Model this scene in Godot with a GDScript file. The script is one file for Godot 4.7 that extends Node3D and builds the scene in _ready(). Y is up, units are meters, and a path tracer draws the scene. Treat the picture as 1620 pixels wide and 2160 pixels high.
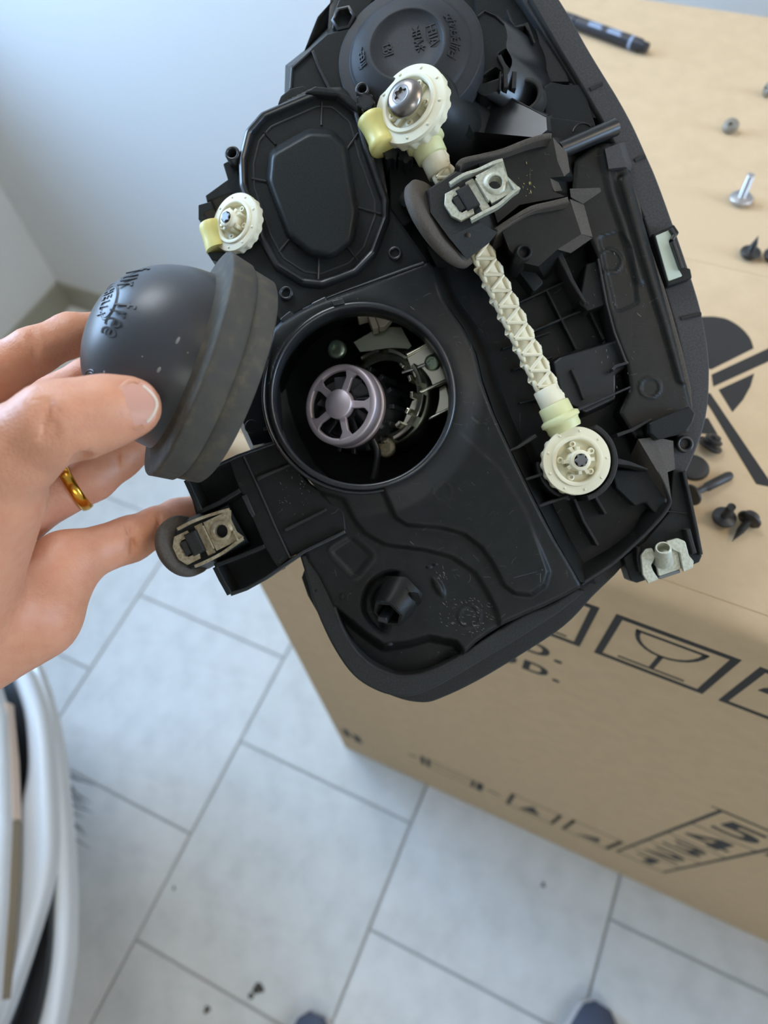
extends Node3D
# A headlamp lying on a carton in a white tiled room; a hand holds the rubber cap taken off its bulb opening.

const FOCAL := 1500.0                      # focal length in pixels of the 1620 x 2160 frame
const EYE := Vector3(0, 1.5, 0)
const FAR_PLANE := 0.34                    # distance of the housing's main face along the lens axis
const PX := FAR_PLANE / FOCAL              # one pixel there, in metres
const SEAT := Vector3(0.01, 0.05, -0.42)   # the headlamp's origin seen along the lens axis
const TOP := 1.09                          # carton height
const PANE_X := -1.639
const DAY := 0.95
const FILL_A := 14.0  # strengths of the added fill panels
const FILL_C := 9.5
const FILL_B := 7.0
const WALL_Z := -1.054

var lens_basis := Basis(Vector3(0.90894, -0.0643, -0.41194), Vector3(-0.32849, 0.49804, -0.80253), Vector3(0.25677, 0.86477, 0.43156)).orthonormalized()
var M := {}
var taken := {}
var rng := RandomNumberGenerator.new()
var origin := SEAT


class Geo:
	var v := PackedVector3Array()
	var n := PackedVector3Array()
	var uv := PackedVector2Array()
	var xf := Transform3D.IDENTITY

	func tri(a: Vector3, b: Vector3, c: Vector3, na: Vector3, nb: Vector3, nc: Vector3) -> void:
		if (c - a).cross(b - a).dot(na + nb + nc) < 0.0:
			var t := b
			b = c
			c = t
			t = nb
			nb = nc
			nc = t
		v.push_back(xf * a)
		v.push_back(xf * b)
		v.push_back(xf * c)
		n.push_back((xf.basis * na).normalized())
		n.push_back((xf.basis * nb).normalized())
		n.push_back((xf.basis * nc).normalized())

	func quad(a: Vector3, b: Vector3, c: Vector3, d: Vector3, na: Vector3, nb: Vector3, nc: Vector3, nd: Vector3) -> void:
		tri(a, b, c, na, nb, nc)
		tri(a, c, d, na, nc, nd)

	func face(a: Vector3, b: Vector3, c: Vector3, d: Vector3, out: Vector3) -> void:
		var k := (b - a).cross(c - a)
		if k.length_squared() < 1e-20:
			k = (c - a).cross(d - a)
		k = k.normalized()
		if k.dot(out) < 0.0:
			k = -k
		quad(a, b, c, d, k, k, k, k)

	func mesh() -> ArrayMesh:
		var m := ArrayMesh.new()
		if v.is_empty():
			return m
		var a := []
		a.resize(Mesh.ARRAY_MAX)
		a[Mesh.ARRAY_VERTEX] = v
		a[Mesh.ARRAY_NORMAL] = n
		if uv.size() == v.size():
			a[Mesh.ARRAY_TEX_UV] = uv
		m.add_surface_from_arrays(Mesh.PRIMITIVE_TRIANGLES, a)
		return m


# ---------------------------------------------------------------- naming
func numbered(called: String) -> String:
	var k: int = taken.get(called, 0)
	taken[called] = k + 1
	return called if k == 0 else "%s_%03d" % [called, k]


func tag(o: Node, label: String, category: String, group := "") -> Node:
	o.set_meta("label", label)
	o.set_meta("category", category)
	if group != "":
		o.set_meta("group", group)
	return o


func thing(called: String, label: String, category: String, xf := Transform3D.IDENTITY, group := "") -> Node3D:
	var o := Node3D.new()
	o.name = numbered(called)
	add_child(o)
	o.transform = xf
	tag(o, label, category, group)
	return o


func part(called: String, g: Geo, m: Material, parent: Node, label := "") -> MeshInstance3D:
	var o := MeshInstance3D.new()
	o.name = called
	o.mesh = g.mesh()
	o.material_override = m
	parent.add_child(o, true)
	if label != "":
		o.set_meta("label", label)
	return o


func struct(called: String, g: Geo, m: Material) -> MeshInstance3D:
	var o := part(called, g, m, self)
	o.set_meta("kind", "structure")
	return o


func scrap(o: Node) -> void:
	o.set_meta("kind", "stuff")


# ---------------------------------------------------------------- measuring
func at(u: float, w: float, d: float) -> Vector3:            # a point of the lens frame (x right, y up, z back) from where it shows and its distance
	return Vector3((u - 810.0) * d / FOCAL, (1080.0 - w) * d / FOCAL, -d)


func P(u: float, w: float, h: float) -> Vector3:             # the same in the headlamp's own frame, h pixels above its main face
	return at(u, w, FAR_PLANE - h * PX) - origin


func to_world(p: Vector3) -> Vector3:
	return EYE + lens_basis * p


func flat_points(pts: Array, h: float) -> PackedVector2Array:
	var out := PackedVector2Array()
	for p in pts:
		var q := P(p.x, p.y, h)
		out.push_back(Vector2(q.x, q.y))
	return out


func zed(h: float) -> float:
	return -(FAR_PLANE - h * PX) - origin.z


# ---------------------------------------------------------------- outlines
func rounded(c: Array, steps := 4) -> Array:                 # corners as Vector3(u, v, radius) or Vector2
	var out := []
	var k := c.size()
	for i in k:
		var p := Vector2(c[i].x, c[i].y)
		var r: float = c[i].z if c[i] is Vector3 else 0.0
		var a := Vector2(c[(i + k - 1) % k].x, c[(i + k - 1) % k].y) - p
		var b := Vector2(c[(i + 1) % k].x, c[(i + 1) % k].y) - p
		if r <= 0.0:
			out.push_back(p)
			continue
		var half := absf(a.angle_to(b)) / 2.0
		var t := minf(r / maxf(tan(half), 0.05), minf(a.length(), b.length()) * 0.49)
		var p0 := p + a.normalized() * t
		var p1 := p + b.normalized() * t
		for s in steps + 1:
			var x := float(s) / steps
			out.push_back(p0.lerp(p, x).lerp(p.lerp(p1, x), x))
	return out


func circle(u: float, w: float, r: float, k := 32, ry := -1.0, turn := 0.0) -> Array:
	var out := []
	for i in k:
		var a := TAU * i / k
		out.push_back(Vector2(u, w) + Vector2(cos(a) * r, sin(a) * (r if ry < 0.0 else ry)).rotated(turn))
	return out


func smooth_line(p: Array, steps := 5, closed := false) -> Array:   # Catmull-Rom through points (Vector2 or Vector3)
	var out := []
	var k := p.size()
	for i in (k if closed else k - 1):
		var a = p[(i + k - 1) % k] if closed or i > 0 else p[i]
		var b = p[i]
		var c = p[(i + 1) % k]
		var d = p[(i + 2) % k] if closed or i + 2 < k else c
		for s in steps:
			var t := float(s) / steps
			out.push_back(0.5 * ((2.0 * b) + (c - a) * t + (2.0 * a - 5.0 * b + 4.0 * c - d) * t * t + (3.0 * b - a - 3.0 * c + d) * t * t * t))
	if not closed:
		out.push_back(p[k - 1])
	return out


func strip(path: Array, w: float, w_end := -1.0) -> Array:   # the outline of a line drawn w wide
	var left := []
	var right := []
	var k := path.size()
	for i in k:
		var t: Vector2 = (path[mini(i + 1, k - 1)] - path[maxi(i - 1, 0)]).normalized()
		var ww := w if w_end < 0.0 else lerpf(w, w_end, float(i) / maxf(k - 1, 1))
		var nn := Vector2(-t.y, t.x) * ww * 0.5
		left.push_back(path[i] + nn)
		right.push_front(path[i] - nn)
	return left + right


# ---------------------------------------------------------------- solids
func inset(p: PackedVector2Array, b: float) -> PackedVector2Array:   # counter-clockwise outline moved inwards
	var out := PackedVector2Array()
	var k := p.size()
	for i in k:
		var e0 := (p[i] - p[(i + k - 1) % k]).normalized()
		var e1 := (p[(i + 1) % k] - p[i]).normalized()
		var n0 := Vector2(-e0.y, e0.x)
		var n1 := Vector2(-e1.y, e1.x)
		var s := n0 + n1
		var l := s.length_squared()
		out.push_back(p[i] + (s * (2.0 / l) if l > 0.7 else s.normalized() * 1.6) * b)
	return out


func outline_normals(p: PackedVector2Array) -> Array:          # per corner: normal of the edge before, of the edge after; joined where the corner is soft
	var k := p.size()
	var out := []
	for i in k:
		var e0 := (p[i] - p[(i + k - 1) % k]).normalized()
		var e1 := (p[(i + 1) % k] - p[i]).normalized()
		var n0 := Vector2(e0.y, -e0.x)
		var n1 := Vector2(e1.y, -e1.x)
		if n0.dot(n1) > 0.75:
			var s := (n0 + n1).normalized()
			n0 = s
			n1 = s
		out.push_back([n0, n1])
	return out


func clean(q: PackedVector2Array) -> PackedVector2Array:
	var p := PackedVector2Array()
	for i in q.size():
		if p.is_empty() or p[p.size() - 1].distance_squared_to(q[i]) > 1e-12:
			p.push_back(q[i])
	if p.size() > 1 and p[0].distance_squared_to(p[p.size() - 1]) < 1e-12:
		p.remove_at(p.size() - 1)
	if Geometry2D.is_polygon_clockwise(p):
		p.reverse()
	var area := 0.0
	for i in p.size():
		area += p[i].cross(p[(i + 1) % p.size()])
	if area < 0.0:
		p.reverse()
	return p


func slab2(g: Geo, q: PackedVector2Array, top: float, low: float, bevel := 0.0, back := false, lean := 0.0) -> void:
	# an outline in metres, raised from low to top along z, its upper edge rounded; lean moves the foot outwards
	var p := clean(q)
	var k := p.size()
	if k < 3:
		return
	var nn := outline_normals(p)
	var rings := []
	if lean != 0.0:
		rings.push_back([inset(p, -lean), low, 0.0])
	else:
		rings.push_back([p, low, 0.0])
	var tops := p
	if bevel > 0.0:
		for s in 4:
			var a := PI / 2.0 * s / 3.0
			tops = inset(p, bevel * (1.0 - cos(a)))
			rings.push_back([tops, top - bevel * (1.0 - sin(a)), a])
	else:
		rings.push_back([p, top, 0.0])
	for r in rings.size() - 1:
		var a: PackedVector2Array = rings[r][0]
		var b: PackedVector2Array = rings[r + 1][0]
		var ca := cos(rings[r][2])
		var sa := sin(rings[r][2])
		var cb := cos(rings[r + 1][2])
		var sb := sin(rings[r + 1][2])
		for i in k:
			var j := (i + 1) % k
			var n0: Vector2 = nn[i][1]
			var n1: Vector2 = nn[j][0]
			g.quad(Vector3(a[i].x, a[i].y, rings[r][1]), Vector3(a[j].x, a[j].y, rings[r][1]), Vector3(b[j].x, b[j].y, rings[r + 1][1]), Vector3(b[i].x, b[i].y, rings[r + 1][1]),
				Vector3(n0.x * ca, n0.y * ca, sa), Vector3(n1.x * ca, n1.y * ca, sa), Vector3(n1.x * cb, n1.y * cb, sb), Vector3(n0.x * cb, n0.y * cb, sb))
	cap(g, tops, top, Vector3(0, 0, 1))
	if back:
		cap(g, rings[0][0], low, Vector3(0, 0, -1))


func cap(g: Geo, p: PackedVector2Array, z: float, nn: Vector3) -> void:
	var t := Geometry2D.triangulate_polygon(p)
	if t.is_empty():
		t = Geometry2D.triangulate_delaunay(p)
		for i in range(0, t.size(), 3):
			var m := (p[t[i]] + p[t[i + 1]] + p[t[i + 2]]) / 3.0
			if Geometry2D.is_point_in_polygon(m, p):
				g.tri(Vector3(p[t[i]].x, p[t[i]].y, z), Vector3(p[t[i + 1]].x, p[t[i + 1]].y, z), Vector3(p[t[i + 2]].x, p[t[i + 2]].y, z), nn, nn, nn)
		return
	for i in range(0, t.size(), 3):
		g.tri(Vector3(p[t[i]].x, p[t[i]].y, z), Vector3(p[t[i + 1]].x, p[t[i + 1]].y, z), Vector3(p[t[i + 2]].x, p[t[i + 2]].y, z), nn, nn, nn)


func slab(g: Geo, pts: Array, top: float, low: float, bevel := 0.0, back := false, lean := 0.0) -> void:
	# the same from pixels: outline as seen at height top, heights and bevel in pixels of the main face
	slab2(g, flat_points(pts, top), zed(top), zed(low), bevel * PX, back, lean * PX)


func box(g: Geo, lo: Vector3, hi: Vector3, bevel := 0.0) -> void:
	slab2(g, PackedVector2Array([Vector2(lo.x, lo.y), Vector2(hi.x, lo.y), Vector2(hi.x, hi.y), Vector2(lo.x, hi.y)]), hi.z, lo.z, bevel, true)


func axes(o: Vector3, along: Vector3, up := Vector3.ZERO) -> Transform3D:   # z along the axis
	var z := along.normalized()
	var y := up if up != Vector3.ZERO else (Vector3.UP if absf(z.y) < 0.9 else Vector3.FORWARD)
	var x := y.cross(z).normalized()
	return Transform3D(Basis(x, z.cross(x), z), o)


func lathe(g: Geo, prof: Array, segs := 40, soft := 0.8, squash := 1.0) -> void:
	# profile of Vector2(radius, z), turned round z; normals joined where the profile bends little
	var k := prof.size()
	var en := []
	for i in k - 1:
		var d: Vector2 = prof[i + 1] - prof[i]
		en.push_back(Vector2(d.y, -d.x).normalized())
	for i in k - 1:
		var na: Vector2 = en[i]
		var nb: Vector2 = en[i]
		if i > 0 and en[i - 1].dot(en[i]) > soft:
			na = (en[i - 1] + en[i]).normalized()
		if i < k - 2 and en[i + 1].dot(en[i]) > soft:
			nb = (en[i + 1] + en[i]).normalized()
		var a: Vector2 = prof[i]
		var b: Vector2 = prof[i + 1]
		if a.distance_squared_to(b) < 1e-14:
			continue
		for s in segs:
			var c0 := Vector2.from_angle(TAU * s / segs)
			var c1 := Vector2.from_angle(TAU * (s + 1) / segs)
			c0.y *= squash
			c1.y *= squash
			g.quad(Vector3(c0.x * a.x, c0.y * a.x, a.y), Vector3(c1.x * a.x, c1.y * a.x, a.y), Vector3(c1.x * b.x, c1.y * b.x, b.y), Vector3(c0.x * b.x, c0.y * b.x, b.y),
				Vector3(c0.x * na.x, c0.y * na.x, na.y), Vector3(c1.x * na.x, c1.y * na.x, na.y), Vector3(c1.x * nb.x, c1.y * nb.x, nb.y), Vector3(c0.x * nb.x, c0.y * nb.x, nb.y))


func sweep(g: Geo, path: Array, prof: Array, up: Vector3, closed := false, caps := true, taper := []) -> void:
	# a cross-section of Vector2(sideways, upwards) carried along a path; counter-clockwise, normals joined where it bends little
	var k := path.size()
	var m := prof.size()
	var frames := []
	for i in k:
		var t: Vector3 = path[(i + 1) % k] - path[(i + k - 1) % k] if closed else path[mini(i + 1, k - 1)] - path[maxi(i - 1, 0)]
		t = t.normalized()
		var side := t.cross(up).normalized()
		frames.push_back(Transform3D(Basis(side, side.cross(t).normalized(), t), path[i]))
	var pn := outline_normals(PackedVector2Array(prof))
	for i in (k if closed else k - 1):
		var a: Transform3D = frames[i]
		var b: Transform3D = frames[(i + 1) % k]
		var sa: float = taper[i] if taper.size() else 1.0
		var sb: float = taper[(i + 1) % k] if taper.size() else 1.0
		for j in m:
			var l := (j + 1) % m
			var n0: Vector2 = pn[j][1]
			var n1: Vector2 = pn[l][0]
			g.quad(a * Vector3(prof[j].x * sa, prof[j].y * sa, 0), a * Vector3(prof[l].x * sa, prof[l].y * sa, 0), b * Vector3(prof[l].x * sb, prof[l].y * sb, 0), b * Vector3(prof[j].x * sb, prof[j].y * sb, 0),
				a.basis * Vector3(n0.x, n0.y, 0), a.basis * Vector3(n1.x, n1.y, 0), b.basis * Vector3(n1.x, n1.y, 0), b.basis * Vector3(n0.x, n0.y, 0))
	if caps and not closed:
		for e in [0, k - 1]:
			var f: Transform3D = frames[e]
			var s: float = taper[e] if taper.size() else 1.0
			var nn: Vector3 = f.basis.z * (-1.0 if e == 0 else 1.0)
			var t := Geometry2D.triangulate_polygon(PackedVector2Array(prof))
			for q in range(0, t.size(), 3):
				g.tri(f * Vector3(prof[t[q]].x * s, prof[t[q]].y * s, 0), f * Vector3(prof[t[q + 1]].x * s, prof[t[q + 1]].y * s, 0), f * Vector3(prof[t[q + 2]].x * s, prof[t[q + 2]].y * s, 0), nn, nn, nn)


func ring_profile(r: float, k := 12) -> Array:
	var out := []
	for i in k:
		out.push_back(Vector2.from_angle(TAU * i / k) * r)
	return out


func rod(g: Geo, a: Vector3, b: Vector3, r0: float, r1 := -1.0, segs := 20) -> void:
	if r1 < 0.0:
		r1 = r0
	var keep := g.xf
	g.xf = keep * axes(a, b - a)
	var l := a.distance_to(b)
	lathe(g, [Vector2(0, 0), Vector2(r0, 0), Vector2(r1, l), Vector2(0, l)], segs, 0.95)
	g.xf = keep


func ridge(g: Geo, path: Array, h: float, width: float, height: float, closed := false) -> void:   # a rounded moulding lying on the face at height h
	var pts := []
	for p in path:
		pts.push_back(P(p.x, p.y, h))
	var prof := []
	for i in 7:
		var a := PI * i / 6.0
		prof.push_back(Vector2(cos(a) * width * 0.5, sin(a) * height) * PX)
	prof.push_back(Vector2(-width * 0.5, -2.0) * PX)
	prof.push_back(Vector2(width * 0.5, -2.0) * PX)
	sweep(g, pts, prof, Vector3(0, 0, 1), closed)


func fin(g: Geo, path: Array, width: float, top: float, low: float, bevel := 1.5, w_end := -1.0) -> void:   # an upright rib
	slab(g, strip(path, width, w_end), top, low, bevel)


func tube_boss(g: Geo, u: float, w: float, r: float, hole: float, top: float, low: float, along := Vector3(0, 0, 1), deep := 40.0) -> void:
	var keep := g.xf
	g.xf = keep * axes(P(u, w, top), along)
	var c := minf((r - hole) * 0.3, 3.0) * PX
	lathe(g, [Vector2(r * PX * 1.03, (low - top) * PX), Vector2(r * PX, -c), Vector2(r * PX - c, 0), Vector2(hole * PX + c, 0), Vector2(hole * PX, -c), Vector2(hole * PX, -deep * PX), Vector2(0, -deep * PX)], 28, 0.6)
	g.xf = keep


func relief(g: Geo, lo: Vector2, hi: Vector2, step: float, inside: Callable, height: Callable, low: float, bevel: float) -> void:
	# a moulded face: where inside(u, v) < 0 it stands at height(u, v), its rim rounded by bevel, with walls down to low
	var nx := int(ceil((hi.x - lo.x) / step)) + 1
	var ny := int(ceil((hi.y - lo.y) / step)) + 1
	var sd := PackedFloat32Array()
	var hh := PackedFloat32Array()
	sd.resize(nx * ny)
	hh.resize(nx * ny)
	for y in ny:
		for x in nx:
			var q := Vector2(lo.x + x * step, lo.y + y * step)
			var s: float = inside.call(q)
			sd[y * nx + x] = s
			if s < step * 1.6:
				var h: float = height.call(q)
				if bevel > 0.0 and s > -bevel:
					var t := 1.0 + clampf(s, -bevel, 0.0) / bevel
					h -= bevel * (1.0 - sqrt(maxf(0.0, 1.0 - t * t * 0.98)))
				hh[y * nx + x] = h
			else:
				hh[y * nx + x] = -1e9
	var pt := func(x: float, y: float, h: float) -> Vector3: return P(lo.x + x * step, lo.y + y * step, h)
	var gn := func(x: int, y: int) -> Vector3:
		var i := y * nx + x
		var l := hh[i - 1] if x > 0 and hh[i - 1] > -1e8 else hh[i]
		var r := hh[i + 1] if x < nx - 1 and hh[i + 1] > -1e8 else hh[i]
		var d := hh[i - nx] if y > 0 and hh[i - nx] > -1e8 else hh[i]
		var e := hh[i + nx] if y < ny - 1 and hh[i + nx] > -1e8 else hh[i]
		return Vector3((l - r) / (2.0 * step), (e - d) / (2.0 * step), 1.0).normalized()
	for y in ny - 1:
		for x in nx - 1:
			var ids := [y * nx + x, y * nx + x + 1, (y + 1) * nx + x + 1, (y + 1) * nx + x]
			var cnt := 0
			for i in ids:
				cnt += 1 if sd[i] < 0.0 else 0
			if cnt == 0:
				continue
			var xs := [x, x + 1, x + 1, x]
			var ys := [y, y, y + 1, y + 1]
			if cnt == 4:
				g.quad(pt.call(xs[0], ys[0], hh[ids[0]]), pt.call(xs[1], ys[1], hh[ids[1]]), pt.call(xs[2], ys[2], hh[ids[2]]), pt.call(xs[3], ys[3], hh[ids[3]]),
					gn.call(xs[0], ys[0]), gn.call(xs[1], ys[1]), gn.call(xs[2], ys[2]), gn.call(xs[3], ys[3]))
				continue
			var poly := []
			var nor := []
			var cuts := []
			for k in 4:
				var j := (k + 1) % 4
				var a := sd[ids[k]]
				var b := sd[ids[j]]
				if a < 0.0:
					poly.push_back(pt.call(xs[k], ys[k], hh[ids[k]]))
					nor.push_back(gn.call(xs[k], ys[k]))
				if (a < 0.0) != (b < 0.0):
					var t := a / (a - b)
					var h := lerpf(hh[ids[k]], hh[ids[j]], t) if minf(hh[ids[k]], hh[ids[j]]) > -1e8 else maxf(hh[ids[k]], hh[ids[j]])
					var fx := lerpf(xs[k], xs[j], t)
					var fy := lerpf(ys[k], ys[j], t)
					var e: Vector3 = pt.call(fx, fy, h)
					poly.push_back(e)
					nor.push_back(gn.call(xs[k] if a < 0.0 else xs[j], ys[k] if a < 0.0 else ys[j]))
					cuts.push_back(e)
			for k in range(1, poly.size() - 1):
				g.tri(poly[0], poly[k], poly[k + 1], nor[0], nor[k], nor[k + 1])
			if cuts.size() == 2:
				var gx: float = (sd[ids[1]] + sd[ids[2]] - sd[ids[0]] - sd[ids[3]])
				var gy: float = (sd[ids[2]] + sd[ids[3]] - sd[ids[0]] - sd[ids[1]])
				var o := Vector3(gx, -gy, 0).normalized()
				var z := zed(low)
				g.quad(cuts[0], cuts[1], Vector3(cuts[1].x, cuts[1].y, z), Vector3(cuts[0].x, cuts[0].y, z), o, o, o, o)


func poly_distance(q: Vector2, p: PackedVector2Array) -> float:   # signed, negative inside
	var best := 1e18
	var odd := false
	var k := p.size()
	var a := p[k - 1]
	for i in k:
		var b := p[i]
		var e := b - a
		var w := q - a
		var t := clampf(w.dot(e) / maxf(e.length_squared(), 1e-9), 0.0, 1.0)
		best = minf(best, (w - e * t).length_squared())
		if (a.y > q.y) != (b.y > q.y) and q.x < (b.x - a.x) * (q.y - a.y) / (b.y - a.y) + a.x:
			odd = not odd
		a = b
	return -sqrt(best) if odd else sqrt(best)


func line_distance(q: Vector2, p: PackedVector2Array) -> float:
	var best := 1e18
	for i in p.size() - 1:
		var e := p[i + 1] - p[i]
		var w := q - p[i]
		var t := clampf(w.dot(e) / maxf(e.length_squared(), 1e-9), 0.0, 1.0)
		best = minf(best, (w - e * t).length_squared())
	return sqrt(best)


func ramp(x: float, a: float, b: float) -> float:
	return smoothstep(a, b, x)


# ---------------------------------------------------------------- materials
func noise(seed_: int, freq: float, octaves := 4, kind := FastNoiseLite.TYPE_SIMPLEX) -> FastNoiseLite:
	var f := FastNoiseLite.new()
	f.seed = seed_
	f.noise_type = kind
	f.frequency = freq
	f.fractal_octaves = octaves
	return f


func noise_tex(seed_: int, freq: float, stops: Array, octaves := 4, size := 512) -> NoiseTexture2D:
	var t := NoiseTexture2D.new()
	t.width = size
	t.height = size
	t.seamless = true
	t.noise = noise(seed_, freq, octaves)
	var g := Gradient.new()
	g.offsets = PackedFloat32Array(stops.map(func(s): return s[0]))
	g.colors = PackedColorArray(stops.map(func(s): return s[1]))
	t.color_ramp = g
	return t


func grain(seed_: int, freq: float, strength := 1.0, size := 512) -> NoiseTexture2D:
	var t := NoiseTexture2D.new()
	t.width = size
	t.height = size
	t.seamless = true
	t.as_normal_map = true
	t.bump_strength = strength
	t.noise = noise(seed_, freq, 3)
	return t


func mat(color: Color, rough: float, metal := 0.0) -> StandardMaterial3D:
	var m := StandardMaterial3D.new()
	m.albedo_color = color
	m.roughness = rough
	m.metallic = metal
	return m


func grained(m: StandardMaterial3D, n: Texture2D, scale: float, per_metre: float) -> StandardMaterial3D:
	m.uv1_triplanar = true
	m.uv1_scale = Vector3.ONE * per_metre
	m.normal_enabled = true
	m.normal_texture = n
	m.normal_scale = scale
	return m


func coloured(m: StandardMaterial3D, t: Texture2D) -> StandardMaterial3D:
	m.albedo_texture = t
	return m


func rgb8(r: int, g: int, b: int) -> Color:
	return Color8(r, g, b)


func scuffs(seed_: int, count: int, ground: int) -> ImageTexture:   # pale nicks and scratches scattered on dark plastic
	var r := RandomNumberGenerator.new()
	r.seed = seed_
	var size := 1024
	var im := Image.create_empty(size, size, true, Image.FORMAT_RGB8)
	im.fill(Color8(ground, ground, ground))
	var nz := noise(seed_, 0.01, 4)
	for y in range(0, size, 2):
		for x in range(0, size, 2):
			var t := ground / 255.0 * (1.0 + 0.10 * nz.get_noise_2d(x, y)) + r.randf_range(-0.006, 0.006)
			im.fill_rect(Rect2i(x, y, 2, 2), Color(t, t * 0.995, t * 0.98))
	for i in count:
		var p := Vector2(r.randf() * size, r.randf() * size)
		var a := r.randf() * TAU
		var l := int(pow(r.randf(), 3.0) * 46.0) + 2
		var c := r.randf_range(0.45, 0.95) if r.randf() < 0.25 else r.randf_range(0.34, 0.5)
		var wide := 2 if r.randf() < 0.2 else 1
		for s in l:
			a += r.randf_range(-0.12, 0.12)
			p += Vector2.from_angle(a)
			im.fill_rect(Rect2i(posmod(int(p.x), size - 2), posmod(int(p.y), size - 2), wide, wide), Color(c, c, c * 0.97))
	im.generate_mipmaps()
	return ImageTexture.create_from_image(im)


func make_materials() -> void:
	var fine := grain(3, 0.06, 2.0)
	var soft := grain(5, 0.02, 2.0)
	var dust := noise_tex(11, 0.045, [[0.0, Color8(206, 206, 204)], [0.45, Color8(222, 222, 220)], [0.62, Color8(236, 235, 232)], [1.0, Color8(255, 252, 246)]], 5)
	M.plastic = coloured(grained(mat(Color8(38, 42, 43), 0.4), fine, 0.25, 34.0), dust)
	M.plastic_gloss = grained(mat(Color8(34, 37, 40), 0.3), fine, 0.12, 34.0)
	M.plastic_frame = coloured(grained(mat(Color8(74, 74, 76), 0.6), fine, 0.35, 30.0), dust)
	M.plastic_scuffed = coloured(grained(mat(Color8(132, 138, 138), 0.42), grain(6, 0.3, 1.0), 0.06, 9.0), scuffs(5, 520, 66))
	M.lens = mat(Color8(150, 155, 158), 0.1)
	M.steel_dark = grained(mat(Color8(120, 122, 124), 0.42, 0.9), fine, 0.2, 40.0)
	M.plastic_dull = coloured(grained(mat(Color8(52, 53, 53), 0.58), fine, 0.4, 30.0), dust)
	M.plastic_brown = coloured(grained(mat(Color8(92, 86, 80), 0.7), fine, 0.5, 30.0), dust)  # grey-brown; on the bracket's side faces the paler tone paints in light
	M.rubber = coloured(grained(mat(Color8(52, 54, 58), 0.5), fine, 0.15, 40.0), dust)
	M.rubber_dusty = coloured(grained(mat(Color8(92, 89, 83), 0.72), fine, 0.3, 12.0), noise_tex(12, 0.014, [[0.0, Color8(196, 196, 196)], [0.5, Color8(210, 209, 206)], [0.68, Color8(226, 220, 208)], [0.86, Color8(255, 244, 222)], [1.0, Color8(255, 240, 205)]], 6))
	for k in ["plastic", "plastic_gloss", "plastic_dull", "plastic_frame", "plastic_scuffed", "plastic_brown", "rubber", "rubber_dusty"]:
		M[k].metallic_specular = 0.32
	M.plastic_gloss.metallic_specular = 0.55
	M.nylon = grained(mat(Color8(236, 232, 205), 0.42), fine, 0.08, 40.0)
	M.nylon_green = grained(mat(Color8(222, 224, 170), 0.4), fine, 0.08, 40.0)
	M.nylon_amber = grained(mat(Color8(232, 222, 140), 0.36), fine, 0.08, 40.0)
	M.steel = grained(mat(Color8(150, 145, 142), 0.3, 1.0), fine, 0.1, 40.0)
	M.zinc = coloured(grained(mat(Color8(206, 210, 198), 0.5, 0.55), fine, 0.3, 40.0), noise_tex(21, 0.02, [[0.0, Color8(214, 208, 194)], [0.5, Color8(238, 238, 234)], [1.0, Color8(255, 255, 255)]], 4))
	M.zinc_worn = coloured(grained(mat(Color8(182, 175, 156), 0.52, 0.5), fine, 0.3, 40.0), noise_tex(22, 0.02, [[0.0, Color8(196, 182, 156)], [0.5, Color8(230, 226, 214)], [1.0, Color8(255, 255, 250)]], 4))
	M.alu = mat(Color8(216, 206, 216), 0.5, 0.75)
	M.chrome_dark = mat(Color8(128, 130, 116), 0.3, 1.0)
	M.zinc_green = grained(mat(Color8(150, 164, 146), 0.34, 0.9), fine, 0.2, 40.0)
	M.pale = mat(Color8(190, 204, 192), 0.55)
	M.cream = mat(Color8(150, 144, 128), 0.6)
	M.chrome = mat(Color8(214, 212, 200), 0.24, 1.0)
	M.card = coloured(grained(mat(Color8(213, 188, 153), 0.85), grain(8, 0.03, 1.5), 0.25, 6.0), noise_tex(9, 0.01, [[0.0, Color8(244, 243, 241)], [0.5, Color8(250, 249, 248)], [1.0, Color8(255, 255, 255)]], 6))
	M.tape = mat(Color8(209, 184, 149), 0.6)
	M.ink = mat(Color8(40, 38, 36), 0.75)
	M.wall = grained(mat(Color8(222, 224, 224), 0.9), soft, 0.15, 3.0)
	M.wall_dark = grained(mat(Color8(206, 200, 190), 0.9), soft, 0.15, 3.0)
	M.skirting = grained(mat(Color8(150, 146, 130), 0.45), soft, 0.3, 5.0)
	M.tile = coloured(grained(mat(Color8(222, 221, 217), 0.5), grain(14, 0.012, 3.0), 0.5, 4.0), noise_tex(15, 0.006, [[0.0, Color8(238, 238, 237)], [0.5, Color8(248, 248, 247)], [1.0, Color8(255, 255, 255)]], 5))
	M.grout = mat(Color8(174, 173, 169), 0.9)
	M.paint = mat(Color8(214, 217, 219), 0.25)
	M.paint.clearcoat_enabled = true
	M.paint.clearcoat = 0.6
	M.steel_bright = grained(mat(Color8(190, 190, 192), 0.4, 0.85), fine, 0.2, 60.0)
	M.grey_metal = grained(mat(Color8(140, 134, 122), 0.6, 0.4), fine, 0.4, 60.0)
	M.black_metal = grained(mat(Color8(36, 35, 34), 0.42), fine, 0.2, 60.0)
	M.disk = mat(Color8(44, 42, 40), 0.6)
	M.pen_black = mat(Color8(34, 36, 44), 0.4)
	M.label_grey = mat(Color8(150, 168, 196), 0.5)
	M.rubber_smooth = grained(mat(Color8(56, 58, 62), 0.36), fine, 0.1, 40.0)
	var skin_map := noise_tex(31, 0.012, [[0.0, Color8(244, 230, 224)], [0.4, Color8(249, 240, 235)], [0.6, Color8(251, 245, 240)], [1.0, Color8(255, 251, 246)]], 4)
	M.skin = coloured(grained(mat(Color8(216, 158, 128), 0.46), grain(33, 0.05, 4.0), 0.35, 22.0), skin_map)
	M.skin.subsurf_scatter_enabled = true
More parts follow.
